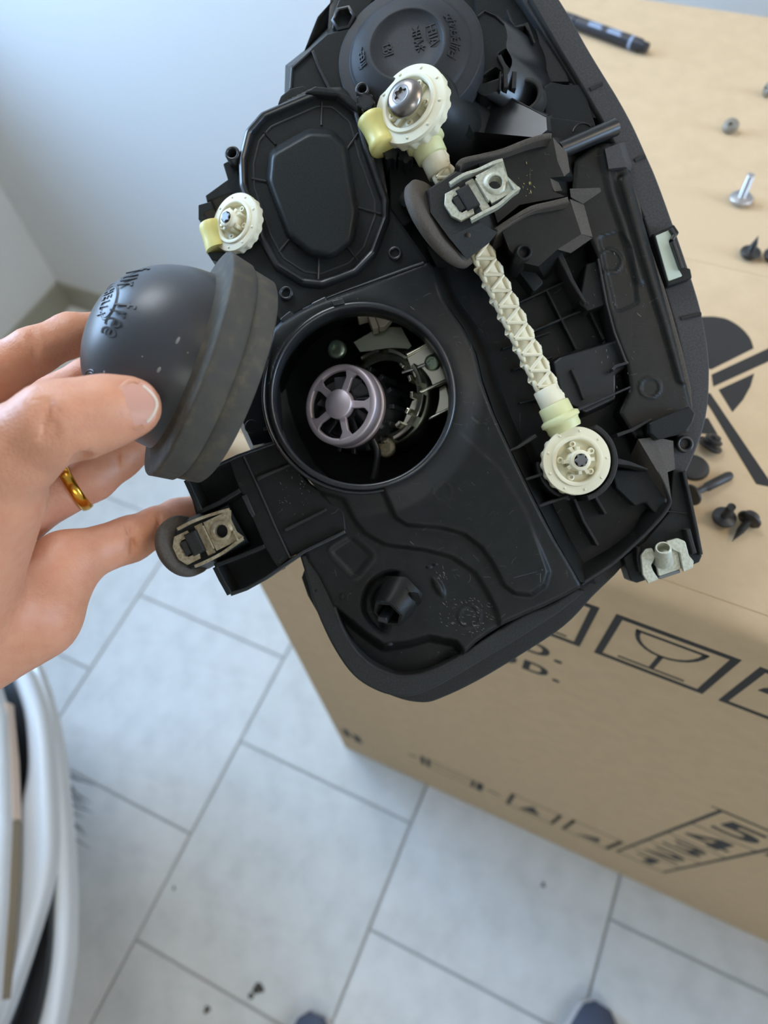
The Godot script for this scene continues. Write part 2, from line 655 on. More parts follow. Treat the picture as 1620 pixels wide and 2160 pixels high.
	M.skin.subsurf_scatter_strength = 0.06
	M.nail_edge = mat(Color8(238, 222, 206), 0.4)
	M.nail = mat(Color8(222, 168, 150), 0.3)
	M.black_plastic_car = mat(Color8(34, 35, 38), 0.5)
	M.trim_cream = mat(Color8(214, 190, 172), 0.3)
	M.shoe_white = mat(Color8(214, 208, 204), 0.7)
	M.shoe_blue = grained(mat(Color8(78, 84, 100), 0.8), fine, 0.5, 30.0)
	M.burr = mat(Color8(128, 128, 125), 0.7)
	M.trim_brown_reflection = mat(Color8(128, 112, 88), 0.35)  # floor reflection of the lower trim, painted as its colour
	M.smear = mat(Color8(112, 113, 112), 0.9)
	M.dirt = mat(Color8(70, 68, 60), 0.95)
	M.gold = mat(Color8(214, 160, 62), 0.22, 1.0)


# ---------------------------------------------------------------- the room
func wall_slab(called: String, lo: Vector3, hi: Vector3, m: Material) -> MeshInstance3D:
	var g := Geo.new()
	box(g, lo, hi)
	return struct(called, g, m)


func build_room() -> void:
	# floor: a mortar bed and tiles of their own
	var bed := Geo.new()
	box(bed, Vector3(-1.8, -0.15, -1.2), Vector3(2.2, -0.004, 2.6))
	var floor_ := struct("floor", bed, M.grout)
	var t := 0.3885
	var tile := Geo.new()
	var half := t / 2.0 - 0.0022
	tile.xf = axes(Vector3.ZERO, Vector3.UP)
	slab2(tile, PackedVector2Array([Vector2(-half, -half), Vector2(half, -half), Vector2(half, half), Vector2(-half, half)]), 0.0, -0.01, 0.0016)
	var tile_mesh := tile.mesh()
	for i in range(-3, 6):
		var x := -0.885 + t * (i + 0.5)
		if x < PANE_X - 0.19 or x > 2.1:
			continue
		for j in range(-3, 8):
			var z := 0.062 + t * (j + 0.5) + (t * 0.5 if posmod(i, 2) == 1 else 0.0)
			if z < WALL_Z - 0.19 or z > 2.5:
				continue
			var o := MeshInstance3D.new()
			o.name = "tile"
			o.mesh = tile_mesh
			o.material_override = M["tile_%d" % (absi(i * 7 + j * 3) % 3)]
			floor_.add_child(o, true)
			o.position = Vector3(x, 0.0, z)
	# walls with thickness; the window stands in the wall on the left, outside the frame
	wall_slab("wall_back", Vector3(PANE_X - 0.2, -0.15, WALL_Z - 0.2), Vector3(2.2, 2.7, WALL_Z), M.wall)
	var gr := Geo.new()
	var ra := -0.98
	var rb := -0.1
	box(gr, Vector3(2.0, -0.15, WALL_Z), Vector3(2.2, 2.5, ra))
	box(gr, Vector3(2.0, -0.15, rb), Vector3(2.2, 2.5, 2.6))
	box(gr, Vector3(2.0, -0.15, ra), Vector3(2.2, 1.3, rb))
	box(gr, Vector3(2.0, 2.25, ra), Vector3(2.2, 2.5, rb))
	struct("wall_right", gr, M.wall)
	var fr2 := Geo.new()
	for b in [[ra, ra + 0.05, 1.3, 2.25], [rb - 0.05, rb, 1.3, 2.25], [ra, rb, 1.3, 1.35], [ra, rb, 2.2, 2.25]]:
		box(fr2, Vector3(2.06, b[2], b[0]), Vector3(2.12, b[3], b[1]), 0.004)
	struct("window_2", fr2, M.paint)
	wall_slab("wall_front", Vector3(PANE_X - 0.2, -0.15, 2.6), Vector3(2.2, 2.7, 2.8), M.wall_dark)
	wall_slab("ceiling", Vector3(PANE_X - 0.2, 2.5, WALL_Z), Vector3(2.2, 2.7, 2.6), M.wall)
	var g := Geo.new()
	var z0 := -0.98
	var z1 := 0.15
	var y0 := 1.0
	var y1 := 2.3
	box(g, Vector3(PANE_X - 0.2, -0.15, WALL_Z), Vector3(PANE_X, 2.5, z0))
	box(g, Vector3(PANE_X - 0.2, -0.15, z1), Vector3(PANE_X, 2.5, 2.6))
	box(g, Vector3(PANE_X - 0.2, -0.15, z0), Vector3(PANE_X, y0, z1))
	box(g, Vector3(PANE_X - 0.2, y1, z0), Vector3(PANE_X, 2.5, z1))
	struct("wall_left", g, M.wall)
	var frame := Geo.new()
	for b in [[z0, z0 + 0.05, y0, y1], [z1 - 0.05, z1, y0, y1], [z0, z1, y0, y0 + 0.05], [z0, z1, y1 - 0.05, y1], [-0.44, -0.39, y0, y1]]:
		box(frame, Vector3(PANE_X - 0.14, b[2], b[0]), Vector3(PANE_X - 0.08, b[3], b[1]), 0.004)
	struct("window_1", frame, M.paint)
	# skirting tiles
	for s in [["baseboard_back", Vector3(PANE_X, 0.0, WALL_Z), Vector3(2.0, 0.088, WALL_Z + 0.009)], ["baseboard_left", Vector3(PANE_X, 0.0, WALL_Z), Vector3(PANE_X + 0.009, 0.088, 2.6)]]:
		var b := Geo.new()
		box(b, s[1], s[2], 0.002)
		struct(s[0], b, M.skirting)


# ---------------------------------------------------------------- the carton
func build_carton() -> Node3D:
	var o := thing("cardboard_box", "large brown cardboard carton standing on the tiled floor, screws lying on its lid", "box", Transform3D(Basis.IDENTITY, Vector3(0.4, 0, -0.5585)))
	var lo := Vector3(-0.292, 0.0, -0.907) - o.position
	var hi := Vector3(1.05, TOP, -0.21) - o.position
	var body := Geo.new()
	var r := 0.009
	body.xf = Transform3D(Basis(Vector3(0, 0, 1), Vector3(0, 1, 0), Vector3(-1, 0, 0)), Vector3.ZERO)
	# the long sides fold over into the lid: outline in (z, y), drawn along x
	var prof := PackedVector2Array()
	for c in [[lo.z, lo.y, 0.003], [hi.z, lo.y, 0.004], [hi.z, hi.y, 0.016], [lo.z, hi.y, 0.012]]:
		prof.push_back(Vector2(c[0], c[1]))
	var pts := rounded([Vector3(lo.z, lo.y, 0.003), Vector3(hi.z, lo.y, 0.004), Vector3(hi.z, hi.y, 0.014), Vector3(lo.z, hi.y, 0.012)], 6)
	var gap := (lo.z + hi.z) / 2.0
	var q := PackedVector2Array()
	for p in pts:
		q.push_back(p)
	slab2(body, q, -lo.x, -hi.x, r * 0.6, true)
	part("carton_body", body, M.card, o)
	var flap := Geo.new()
	flap.xf = axes(Vector3.ZERO, Vector3.UP)
	for s in [[lo.z + 0.012, gap - 0.0008], [gap + 0.0008, hi.z - 0.016]]:
		slab2(flap, PackedVector2Array([Vector2(lo.x + 0.004, -s[0]), Vector2(hi.x - 0.004, -s[0]), Vector2(hi.x - 0.004, -s[1]), Vector2(lo.x + 0.004, -s[1])].map(func(p): return Vector2(p.x, p.y))), hi.y + 0.0006, hi.y - 0.002, 0.0006)
		var f := flap
		flap = Geo.new()
		flap.xf = f.xf
		part("lid_flap", f, M.card, o)
	var tape := Geo.new()
	tape.xf = flap.xf
	slab2(tape, PackedVector2Array([Vector2(lo.x, -(gap - 0.047)), Vector2(hi.x, -(gap - 0.047)), Vector2(hi.x, -(gap + 0.047)), Vector2(lo.x, -(gap + 0.047))]), hi.y + 0.0009, hi.y, 0.0002)
	part("packing_tape", tape, M.tape, o)
	return o


func build_fill_lamp(where: Vector3, size: Vector2, energy: float, tint: Color, label: String) -> void:
	# an added fill panel on the ceiling, unseen, put there to brighten the room
	var o := thing("fill_lamp", label, "lamp", Transform3D(Basis.IDENTITY, where))
	var frame := Geo.new()
	box(frame, Vector3(-size.x / 2 - 0.02, -0.03, -size.y / 2 - 0.02), Vector3(size.x / 2 + 0.02, 0.0, size.y / 2 + 0.02), 0.0)
	part("fill_housing", frame, M.paint, o)
	var glow := Geo.new()
	box(glow, Vector3(-size.x / 2, -0.034, -size.y / 2), Vector3(size.x / 2, -0.0305, size.y / 2), 0.0)
	var gm := mat(Color8(255, 246, 230), 0.6)
	gm.emission_enabled = true
	gm.emission = tint
	gm.emission_energy_multiplier = 3.0
	part("fill_diffuser", glow, gm, o)
	var l := AreaLight3D.new()
	l.name = "fill_light"
	l.area_size = size
	l.light_color = tint
	l.light_energy = energy
	l.light_size = size.y
	l.shadow_enabled = true
	o.add_child(l)
	l.position = Vector3(0, -0.04, 0)
	l.rotation.x = -PI / 2
	l.set("area_range", 12.0)
	l.set("area_attenuation", 2.0)


# ---------------------------------------------------------------- prints on the carton
func print_poly(o: Node3D, called: String, polys: Array, on_lid: bool) -> void:
	# flat ink on the front (x, y) or the lid (x, z)
	var g := Geo.new()
	if on_lid:
		g.xf = axes(Vector3(0, TOP, 0) - o.position, Vector3.UP)
	else:
		g.xf = Transform3D(Basis.IDENTITY, Vector3(0, 0, -0.21) - o.position)
	for p in polys:
		var q := PackedVector2Array()
		for c in p:
			q.push_back(Vector2(c.x, -c.y) if on_lid else c)
		slab2(g, q, 0.0008 if on_lid else 0.0003, 0.0)
	part(called, g, M.ink, o)


func rect(x0: float, y0: float, x1: float, y1: float) -> Array:
	return [Vector2(x0, y0), Vector2(x1, y0), Vector2(x1, y1), Vector2(x0, y1)]


func frame_polys(x0: float, y0: float, x1: float, y1: float, t: float) -> Array:
	return [rect(x0, y0, x1, y0 + t), rect(x0, y1 - t, x1, y1), rect(x0, y0 + t, x0 + t, y1 - t), rect(x1 - t, y0 + t, x1, y1 - t)]


func build_prints(o: Node3D) -> void:
	var pitch := 0.0901
	for i in 4:
		var x0: float = 0.0407 + (i - 1) * pitch
		print_poly(o, "printed_frame", frame_polys(x0, 0.978, x0 + 0.079, 1.0545, 0.0052), false)
	# glass
	var bowl := []
	var ins := []
	for i in 13:
		var a := PI + PI * i / 12.0
		bowl.push_back(Vector2(0.0802 + cos(a) * 0.0236, 1.0436 + sin(a) * 0.0300))
		ins.push_front(Vector2(0.0802 + cos(a) * 0.0200, 1.0412 + sin(a) * 0.0250))
	var half := bowl + ins
	print_poly(o, "printed_glass", [half, rect(0.0566, 1.0405, 0.1038, 1.0436), rect(0.0784, 0.9886, 0.0820, 1.0146), rect(0.0562, 0.9872, 0.1036, 0.9896)], false)
	# neighbours: umbrella to the right, box marks to the left
	var um := []
	for i in 11:
		var a := PI * i / 10.0
		um.push_back(Vector2(0.1704 + cos(a) * 0.028, 1.0195 + sin(a) * 0.021))
	print_poly(o, "printed_umbrella", [um, rect(0.1692, 0.990, 0.1716, 1.02)], false)
	print_poly(o, "printed_mark", [rect(-0.040, 0.9868, 0.018, 0.9892), rect(-0.014, 0.992, -0.006, 1.03)], false)
	var t := Geo.new()
	for s in [["D.", Vector3(0.0055, 0.940, -0.21)], ["OD.", Vector3(-0.0045, 0.894, -0.21)]]:
		text(t, s[0], 0.036, Transform3D(Basis.from_scale(Vector3(1.12, 0.92, 1.0)), s[1] - o.position), 0.0006, 0.0, false, 0.0, 700)
	part("printed_lettering", t, M.ink, o)
	# lower row of marks
	print_poly(o, "printed_clamp_mark", [rect(-0.138, 0.238, -0.122, 0.246), rect(-0.116, 0.205, -0.108, 0.275), rect(-0.105, 0.205, -0.098, 0.275), rect(-0.098, 0.268, -0.024, 0.2705), rect(-0.098, 0.245, -0.024, 0.247), rect(-0.098, 0.205, -0.024, 0.2075),
		rect(-0.024, 0.200, -0.018, 0.268), rect(-0.015, 0.200, -0.003, 0.268), rect(0.004, 0.236, 0.026, 0.244)], false)
	print_poly(o, "printed_handling_mark", frame_polys(0.040, 0.192, 0.123, 0.302, 0.0032) + [[Vector2(0.062, 0.205), Vector2(0.098, 0.215), Vector2(0.080, 0.272)], rect(0.040, 0.194, 0.047, 0.30), rect(0.117, 0.194, 0.123, 0.30)], false)
	print_poly(o, "printed_handling_mark", frame_polys(0.137, 0.194, 0.216, 0.312, 0.0032) + [[Vector2(0.160, 0.21), Vector2(0.196, 0.215), Vector2(0.190, 0.26)], rect(0.137, 0.196, 0.143, 0.31), rect(0.209, 0.196, 0.216, 0.31)], false)
	# the table of figures
	print_poly(o, "printed_table", frame_polys(0.224, 0.212, 0.302, 0.702, 0.0045) + [rect(0.228, 0.308, 0.300, 0.311), rect(0.228, 0.404, 0.300, 0.407), rect(0.228, 0.500, 0.300, 0.503), rect(0.228, 0.596, 0.300, 0.599), rect(0.306, 0.60, 0.330, 0.690), rect(0.216, 0.700, 0.310, 0.7035)], false)
	var d := Geo.new()
	for i in 5:
		text(d, str(i + 1), 0.098, Transform3D(Basis.from_scale(Vector3(0.98, 0.86, 1.0)), Vector3(0.263, 0.262 + i * 0.096, -0.21) - o.position), 0.0006, 0.0, false, 0.0, 700)
	part("printed_figures", d, M.ink, o)
	print_poly(o, "printed_smudge", [rect(-0.272, 0.14, -0.258, 0.20), rect(-0.252, 0.13, -0.236, 0.19)], false)
	# the sign on the lid: a cut disc crossed by two bars
	print_poly(o, "printed_sign", [
		smooth_line([Vector2(0.0323, -0.4523), Vector2(0.0404, -0.4554), Vector2(0.05, -0.4561), Vector2(0.0605, -0.4514), Vector2(0.0687, -0.4432), Vector2(0.0732, -0.4338)], 4) + [Vector2(0.0494, -0.403), Vector2(0.02, -0.400), Vector2(0.018, -0.44)],
		[Vector2(0.0504, -0.398), Vector2(0.0829, -0.4375), Vector2(0.110, -0.470), Vector2(0.116, -0.462), Vector2(0.0851, -0.4248), Vector2(0.0539, -0.3876)],
		[Vector2(0.0579, -0.386), Vector2(0.0779, -0.41), Vector2(0.0776, -0.3969), Vector2(0.0752, -0.3832), Vector2(0.0706, -0.3695)],
		[Vector2(0.0531, -0.3809), Vector2(0.1023, -0.3231), Vector2(0.107, -0.3175), Vector2(0.096, -0.3161), Vector2(0.0564, -0.367), Vector2(0.046, -0.378)],
		[Vector2(0.0564, -0.3584), Vector2(0.0649, -0.3472), Vector2(0.052, -0.3425), Vector2(0.04, -0.352)]], true)


# ---------------------------------------------------------------- fasteners and pen on the lid
func thread(g: Geo, r: float, z0: float, z1: float, pitch: float, point := 0.0) -> void:
	var prof := []
	var z := z0
	while z < z1:
		var k := 1.0
		if point > 0.0:
			k = clampf((z1 - z) / point, 0.12, 1.0)
		prof.push_back(Vector2(r * 0.84 * k, z))
		prof.push_back(Vector2(r * k, z + pitch * 0.5))
		z += pitch
	prof.push_back(Vector2(r * (0.1 if point > 0.0 else 0.8), z1))
	prof.push_back(Vector2(0, z1))
	lathe(g, prof, 20, 0.99)


func standing_screw(label: String, where: Vector3, turn: Basis, head_r: float, shaft_r: float, long: float, point: float, hm: Material, sm: Material, called: String, group := "") -> void:
	var o := thing(called, label, "screw", Transform3D(turn * axes(Vector3.ZERO, Vector3.UP).basis, where), group)
	var h := Geo.new()
	lathe(h, [Vector2(0, 0), Vector2(head_r * 0.55, 0), Vector2(head_r * 0.62, 0.0006), Vector2(head_r * 0.66, 0.003), Vector2(head_r * 0.97, 0.0034), Vector2(head_r, 0.004), Vector2(head_r, 0.0050), Vector2(head_r * 0.93, 0.0056), Vector2(shaft_r * 1.3, 0.0056), Vector2(shaft_r, 0.0062)], 36, 0.6)
	part("flange_head", h, hm, o)
	var s := Geo.new()
	thread(s, shaft_r, 0.0056, long, 0.0016, point)
	part("threaded_shank", s, sm, o)


func build_fasteners() -> void:
	var y := TOP + 0.0006
	standing_screw("silver flange bolt standing on its head on the carton lid, shank up", Vector3(0.033, y, -0.594), Basis.IDENTITY, 0.0094, 0.0031, 0.026, 0.0, M.steel_bright, M.steel_bright, "flange_bolt")
	standing_screw("black pointed screw standing on its flange just below the silver bolt", Vector3(0.052, y, -0.530), Basis.IDENTITY, 0.0078, 0.0026, 0.020, 0.009, M.black_metal, M.black_metal, "black_screw")
	standing_screw("black screw cut by the frame edge, beside the black pointed screw", Vector3(0.0690, y, -0.533), Basis.IDENTITY, 0.0075, 0.0026, 0.018, 0.008, M.black_metal, M.black_metal, "black_screw")
	standing_screw("black screw standing on a broad head, left one of the touching pair", Vector3(0.0813, y, -0.2805), Basis.IDENTITY, 0.0074, 0.0026, 0.017, 0.0, M.black_metal, M.black_metal, "black_screw")
	# the other one of the pair lies on its flange's edge with the point down
	var tip := Vector3(0.0893, TOP + 0.0028, -0.2655)
	var head := Vector3(0.0970, TOP + 0.0068, -0.2880)
	standing_screw("black pointed screw lying tipped over against the standing one, right of the pair", head, Basis(Quaternion(Vector3.UP, (tip - head).normalized())), 0.0074, 0.0026, 0.0232, 0.010, M.black_metal, M.black_metal, "black_screw")
	# grey pan head bolt seen from its head
	for s in [[Vector3(0.005, TOP + 0.0068, -0.6890), Vector3(-0.2, 0.72, 0.62), "grey pan head screw lying on the lid with its star recess facing up"], [Vector3(0.0262, TOP + 0.0072, -0.756), Vector3(-0.85, 0.35, 0.4), "grey bolt at the right edge, highest of the fasteners on the lid"]]:
		var face: Vector3 = s[1].normalized()
		var b := thing("pan_head_screw", s[2], "screw", axes(s[0], face))
		var g := Geo.new()
		lathe(g, [Vector2(0.0024, -0.0022), Vector2(0.0066, -0.0022), Vector2(0.0070, -0.0014), Vector2(0.0062, 0.0012), Vector2(0.0042, 0.0026), Vector2(0.0026, 0.0029)], 32, 0.5)
		torx(g, 0.0026, 0.0029, 0.002)
		part("screw_head", g, M.grey_metal, b)
		var sh := Geo.new()
		sh.xf = Transform3D(Basis(Vector3(1, 0, 0), PI), Vector3(0, 0, -0.002))
		thread(sh, 0.0027, 0.0, 0.0125, 0.0014)
		part("threaded_shank", sh, M.grey_metal, b)
	# push clip, flat plug and long pin half behind the headlamp
	var c := thing("push_clip", "black plastic push clip lying beside the headlamp frame, above the flat plug", "clip", axes(Vector3(0.0620, TOP + 0.0052, -0.3340), Vector3(0.25, 0.82, -0.5)))
	var cg := Geo.new()
	lathe(cg, [Vector2(0, -0.0022), Vector2(0.0085, -0.0022), Vector2(0.0088, -0.0012), Vector2(0.0086, -0.0004), Vector2(0.004, 0.0002), Vector2(0.004, 0.002), Vector2(0.0062, 0.0024), Vector2(0.0062, 0.0036), Vector2(0.0036, 0.0042), Vector2(0.0034, 0.0062), Vector2(0, 0.0064)], 36, 0.6)
	part("clip_body", cg, M.black_metal, c)
	var p := thing("round_disk", "flat round black plug lying half under the headlamp frame, left of the pin", "disk", axes(Vector3(0.0560, y, -0.3135), Vector3.UP))
	var pg := Geo.new()  # a flat dark disc lying on the lid
	lathe(pg, [Vector2(0.0100, 0), Vector2(0.0102, 0.0012), Vector2(0.0094, 0.0022), Vector2(0.006, 0.0026), Vector2(0, 0.0026)], 40, 0.5)
	part("disk_body", pg, M.disk, p)
	var a := Vector3(0.0600, TOP + 0.0070, -0.2895)
	var b2 := Vector3(0.0795, TOP + 0.0024, -0.3160)
	var pin := thing("push_pin", "long black plastic pin with a round head lying on the lid below the plug", "pin", axes(a, b2 - a))
	var ps := Geo.new()
	lathe(ps, [Vector2(0, -0.003), Vector2(0.0072, -0.003), Vector2(0.0074, -0.0018), Vector2(0.003, -0.001), Vector2(0.0021, 0.0), Vector2(0.0021, 0.010), Vector2(0.0030, 0.0115), Vector2(0.0033, 0.030), Vector2(0.0026, 0.0325), Vector2(0, 0.0328)], 28, 0.6)
	part("pin_body", ps, M.black_metal, pin)
	# felt pen
	var pe0 := Vector3(-0.096, TOP + 0.0068, -0.792)
	var pe1 := Vector3(-0.208, TOP + 0.0068, -0.8285)
	var pen := thing("marker_pen", "black felt marker with white print lying on the far left of the lid", "pen", axes(pe0, pe1 - pe0, Vector3.UP))
	var body := Geo.new()
	lathe(body, [Vector2(0, 0), Vector2(0.0046, 0), Vector2(0.0050, 0.0006), Vector2(0.0050, 0.0070), Vector2(0.0060, 0.0076), Vector2(0.0062, 0.009), Vector2(0.0062, 0.085), Vector2(0.005, 0.086)], 32, 0.7)
	part("pen_barrel", body, M.pen_black, pen)
	var cap_ := Geo.new()
	lathe(cap_, [Vector2(0.0050, 0.086), Vector2(0.0064, 0.0865), Vector2(0.0064, 0.118), Vector2(0.0055, 0.12), Vector2(0, 0.12)], 32, 0.7)
	part("pen_cap", cap_, M.pen_black, pen)
	var ring := Geo.new()
	lathe(ring, [Vector2(0.0062, 0.0165), Vector2(0.00632, 0.0168), Vector2(0.00632, 0.0190), Vector2(0.0062, 0.0193)], 32, 0.3)
	part("pen_band", ring, M.label_grey, pen)
	var lab := Geo.new()
	for s in [[0.030, 0.046], [0.053, 0.069]]:
		for j in 3:
			for k in 7:
				var a0 := 0.75 + j * 0.42 + k * 0.045
				var z0: float = s[0] + (0.002 if j == 1 else 0.0)
				var z1: float = s[1] - (0.004 if j == 2 else 0.0)
				var e0 := Vector2.from_angle(a0)
				var e1 := Vector2.from_angle(a0 + 0.045)
				var r := 0.00628
				lab.quad(Vector3(e0.x * r, e0.y * r, z0), Vector3(e1.x * r, e1.y * r, z0), Vector3(e1.x * r, e1.y * r, z1), Vector3(e0.x * r, e0.y * r, z1), Vector3(e0.x, e0.y, 0), Vector3(e1.x, e1.y, 0), Vector3(e1.x, e1.y, 0), Vector3(e0.x, e0.y, 0))
	part("pen_print", lab, M.label_grey, pen)


# ---------------------------------------------------------------- the rubber cap in the hand
func build_cap() -> void:
	var c := at(394, 768, 0.300)
	var along := Vector3(-0.842, 0.297, 0.45).normalized()
	var o := thing("rubber_dust_cap", "domed black rubber dust cap with a wide rim, held between thumb and fingers", "cap", Transform3D(lens_basis * axes(Vector3.ZERO, along, Vector3(0.3, 0.9, 0.2)).basis, to_world(c)))
	var k := 0.0002
	var g := Geo.new()
	var dome := []
	for i in 34:
		var a := PI / 2.0 * i / 33.0
		dome.push_back(Vector2(193.0 * pow(cos(a), 0.92), 3.0 + 203.0 * pow(sin(a), 0.96)))
	lathe(g, dome.map(func(p): return p * k), 120, 0.1)
	part("cap_dome", g, M.rubber_smooth, o)
	var r := Geo.new()
	lathe(r, [Vector2(206, -102) * k, Vector2(226, -102) * k, Vector2(231, -98) * k, Vector2(235, -58) * k, Vector2(233, -54) * k, Vector2(238, -50) * k, Vector2(242, -46) * k, Vector2(247, -6) * k, Vector2(248, -1) * k, Vector2(246, 2) * k, Vector2(238, 4) * k, Vector2(208, 6) * k, Vector2(197, 9) * k, Vector2(191, 18) * k], 110, 0.5)
	part("cap_rim", r, M.rubber_dusty, o)
	var inner := Geo.new()
	var lining := [Vector2(206, -102), Vector2(200, -20)] + dome.map(func(p): return Vector2(p.x * 0.95, p.y * 0.95))
	lining.reverse()
	lathe(inner, lining.map(func(p): return p * k), 64, 0.1)
	part("cap_inside", inner, M.rubber, o)
	# raised lettering on the dome: each letter set on the surface
	var inv := o.transform.basis.inverse() * lens_basis
	var place := func(u: float, w: float) -> Vector3:             # where the line of sight meets the dome, in the cap's frame
		var e := at(u, w, 1.0).normalized()
		var best := Vector3.ZERO
		for i in 900:
			var q: Vector3 = inv * (e * (0.235 + i * 0.0001) - c)
			var rr := Vector2(q.x, q.y).length()
			var z := q.z / k
			if z < 4.0 or z > 205.0:
				continue
			var lim := 0.0
			for j in dome.size() - 1:
				if z >= dome[j].y and z <= dome[j + 1].y:
					lim = lerpf(dome[j].x, dome[j + 1].x, (z - dome[j].y) / maxf(dome[j + 1].y - dome[j].y, 0.001))
			if rr <= lim * k:
				best = q
				break
		return best
	var g2 := Geo.new()
	var letters := [["f", 284, 645, 70], ["r", 274, 667, 74], ["e", 264, 688, 77], ["e", 253, 709, 80], ["f", 312, 567, 62], ["u", 301, 581, 66], ["r", 291, 597, 68]]
	for l in letters:
		set_letter(g2, place, l[0], l[1], l[2], 62.0, k)
	part("cap_lettering", g2, M.rubber_smooth, o)
	for e in [[375, 718, 9.0, 3.4, 0.3], [335, 780, 8.0, 3.8, 0.2], [220, 786, 5.0, 3.0, 0.5], [396, 744, 2.0, 2.0, 0.0], [300, 752, 1.6, 1.6, 0.0]]:
		var q: Vector3 = place.call(e[0], e[1])
		if q == Vector3.ZERO:
			continue
		var nick := Geo.new()
		nick.xf = axes(q, q.normalized()) * Transform3D(Basis(Vector3(0, 0, 1), e[4] + 1.2), Vector3.ZERO)
		lathe(nick, [Vector2(e[2] * k, -0.0002), Vector2(e[2] * k * 0.7, 0.00012), Vector2(0, 0.0002)], 12, 0.2, e[3] / e[2])
		part("nick", nick, M.burr, o)
	var g3 := Geo.new()
	for i in 5:
		set_letter(g3, place, "HELLA"[i], 239 - i * 4.6, 612 + i * 12.0, 30.0, k)
	for s in 2:
		var el := []
		for i in 26:
			var a := TAU * i / 26.0
			var v2 := Vector2(cos(a) * (40 - s * 5), sin(a) * (15 - s * 3)).rotated(1.9) + Vector2(231, 636)
			var q: Vector3 = place.call(v2.x, v2.y)
			if q != Vector3.ZERO:
				el.push_back(q)
		if el.size() > 8:
			sweep(g3, el, ring_profile(0.00030, 6), Vector3(0.1, 0.2, 1.0), el.size() == 26)
	part("cap_mark", g3, M.rubber_smooth, o)
	var g4 := Geo.new()
	for s in [16.0, 10.0]:
		var el := []
		for i in 20:
			var a := TAU * i / 20.0
			var q: Vector3 = place.call(191 + cos(a) * s * 0.7, 796 + sin(a) * s)
			if q != Vector3.ZERO:
				el.push_back(q)
		if el.size() > 6:
			sweep(g4, el, ring_profile(0.0003, 6), Vector3(0.1, 0.2, 1.0))
	part("cap_clock_mark", g4, M.rubber_smooth, o)


func set_letter(g: Geo, place: Callable, s: String, u: float, w: float, size: float, k: float) -> void:
	var p: Vector3 = place.call(u, w)
	if p == Vector3.ZERO:
		return
	var px: Vector3 = place.call(u - 1.5, w + 4.0)
	var py: Vector3 = place.call(u + 4.0, w + 1.5)
	if px == Vector3.ZERO or py == Vector3.ZERO:
		return
	var x := (px - p).normalized()                              # reading direction runs down the picture
	var z := x.cross((py - p).normalized()).normalized()
	if z.dot(p) < 0.0:
		z = -z
	var y := z.cross(x)
	text(g, s, size * k, Transform3D(Basis(x * 0.66, y, z), p - y * size * 0.35 * k + z * 0.0001), 0.0005, 0.0)


# ---------------------------------------------------------------- the hand
func tapered(f: PackedFloat32Array, n: Vector3i, lo: Vector3, c: float, a: Vector3, b: Vector3, ra: float, rb: float, k: float, grow := 1.0) -> void:
	var r := maxf(ra, rb) + 3.0 * c + k
	var p0 := (a.min(b) - Vector3.ONE * r - lo) / c
	var p1 := (a.max(b) + Vector3.ONE * r - lo) / c
	var x0 := maxi(int(p0.x), 0)
	var x1 := mini(int(p1.x) + 1, n.x - 1)
	var y0 := maxi(int(p0.y), 0)
	var y1 := mini(int(p1.y) + 1, n.y - 1)
	var z0 := maxi(int(p0.z), 0)
	var z1 := mini(int(p1.z) + 1, n.z - 1)
	var e := b - a
	var l2 := maxf(e.length_squared(), 1e-9)
	for z in range(z0, z1 + 1):
		for y in range(y0, y1 + 1):
			var i := (z * n.y + y) * n.x + x0
			var w := lo + Vector3(x0, y, z) * c - a
			for x in range(x0, x1 + 1):
				var t := clampf(w.dot(e) / l2, 0.0, 1.0)
				var d := (w - e * t).length() - ra - (rb - ra) * t
				w.x += c
				if grow > 0.0:
					var o := f[i]
					var h := maxf(k - absf(o - d), 0.0) / k
					f[i] = minf(o, d) - h * h * k * 0.25
				else:
					var o := f[i]
					var h := maxf(k - absf(o + d), 0.0) / k
					f[i] = maxf(o, -d) + h * h * k * 0.25
				i += 1


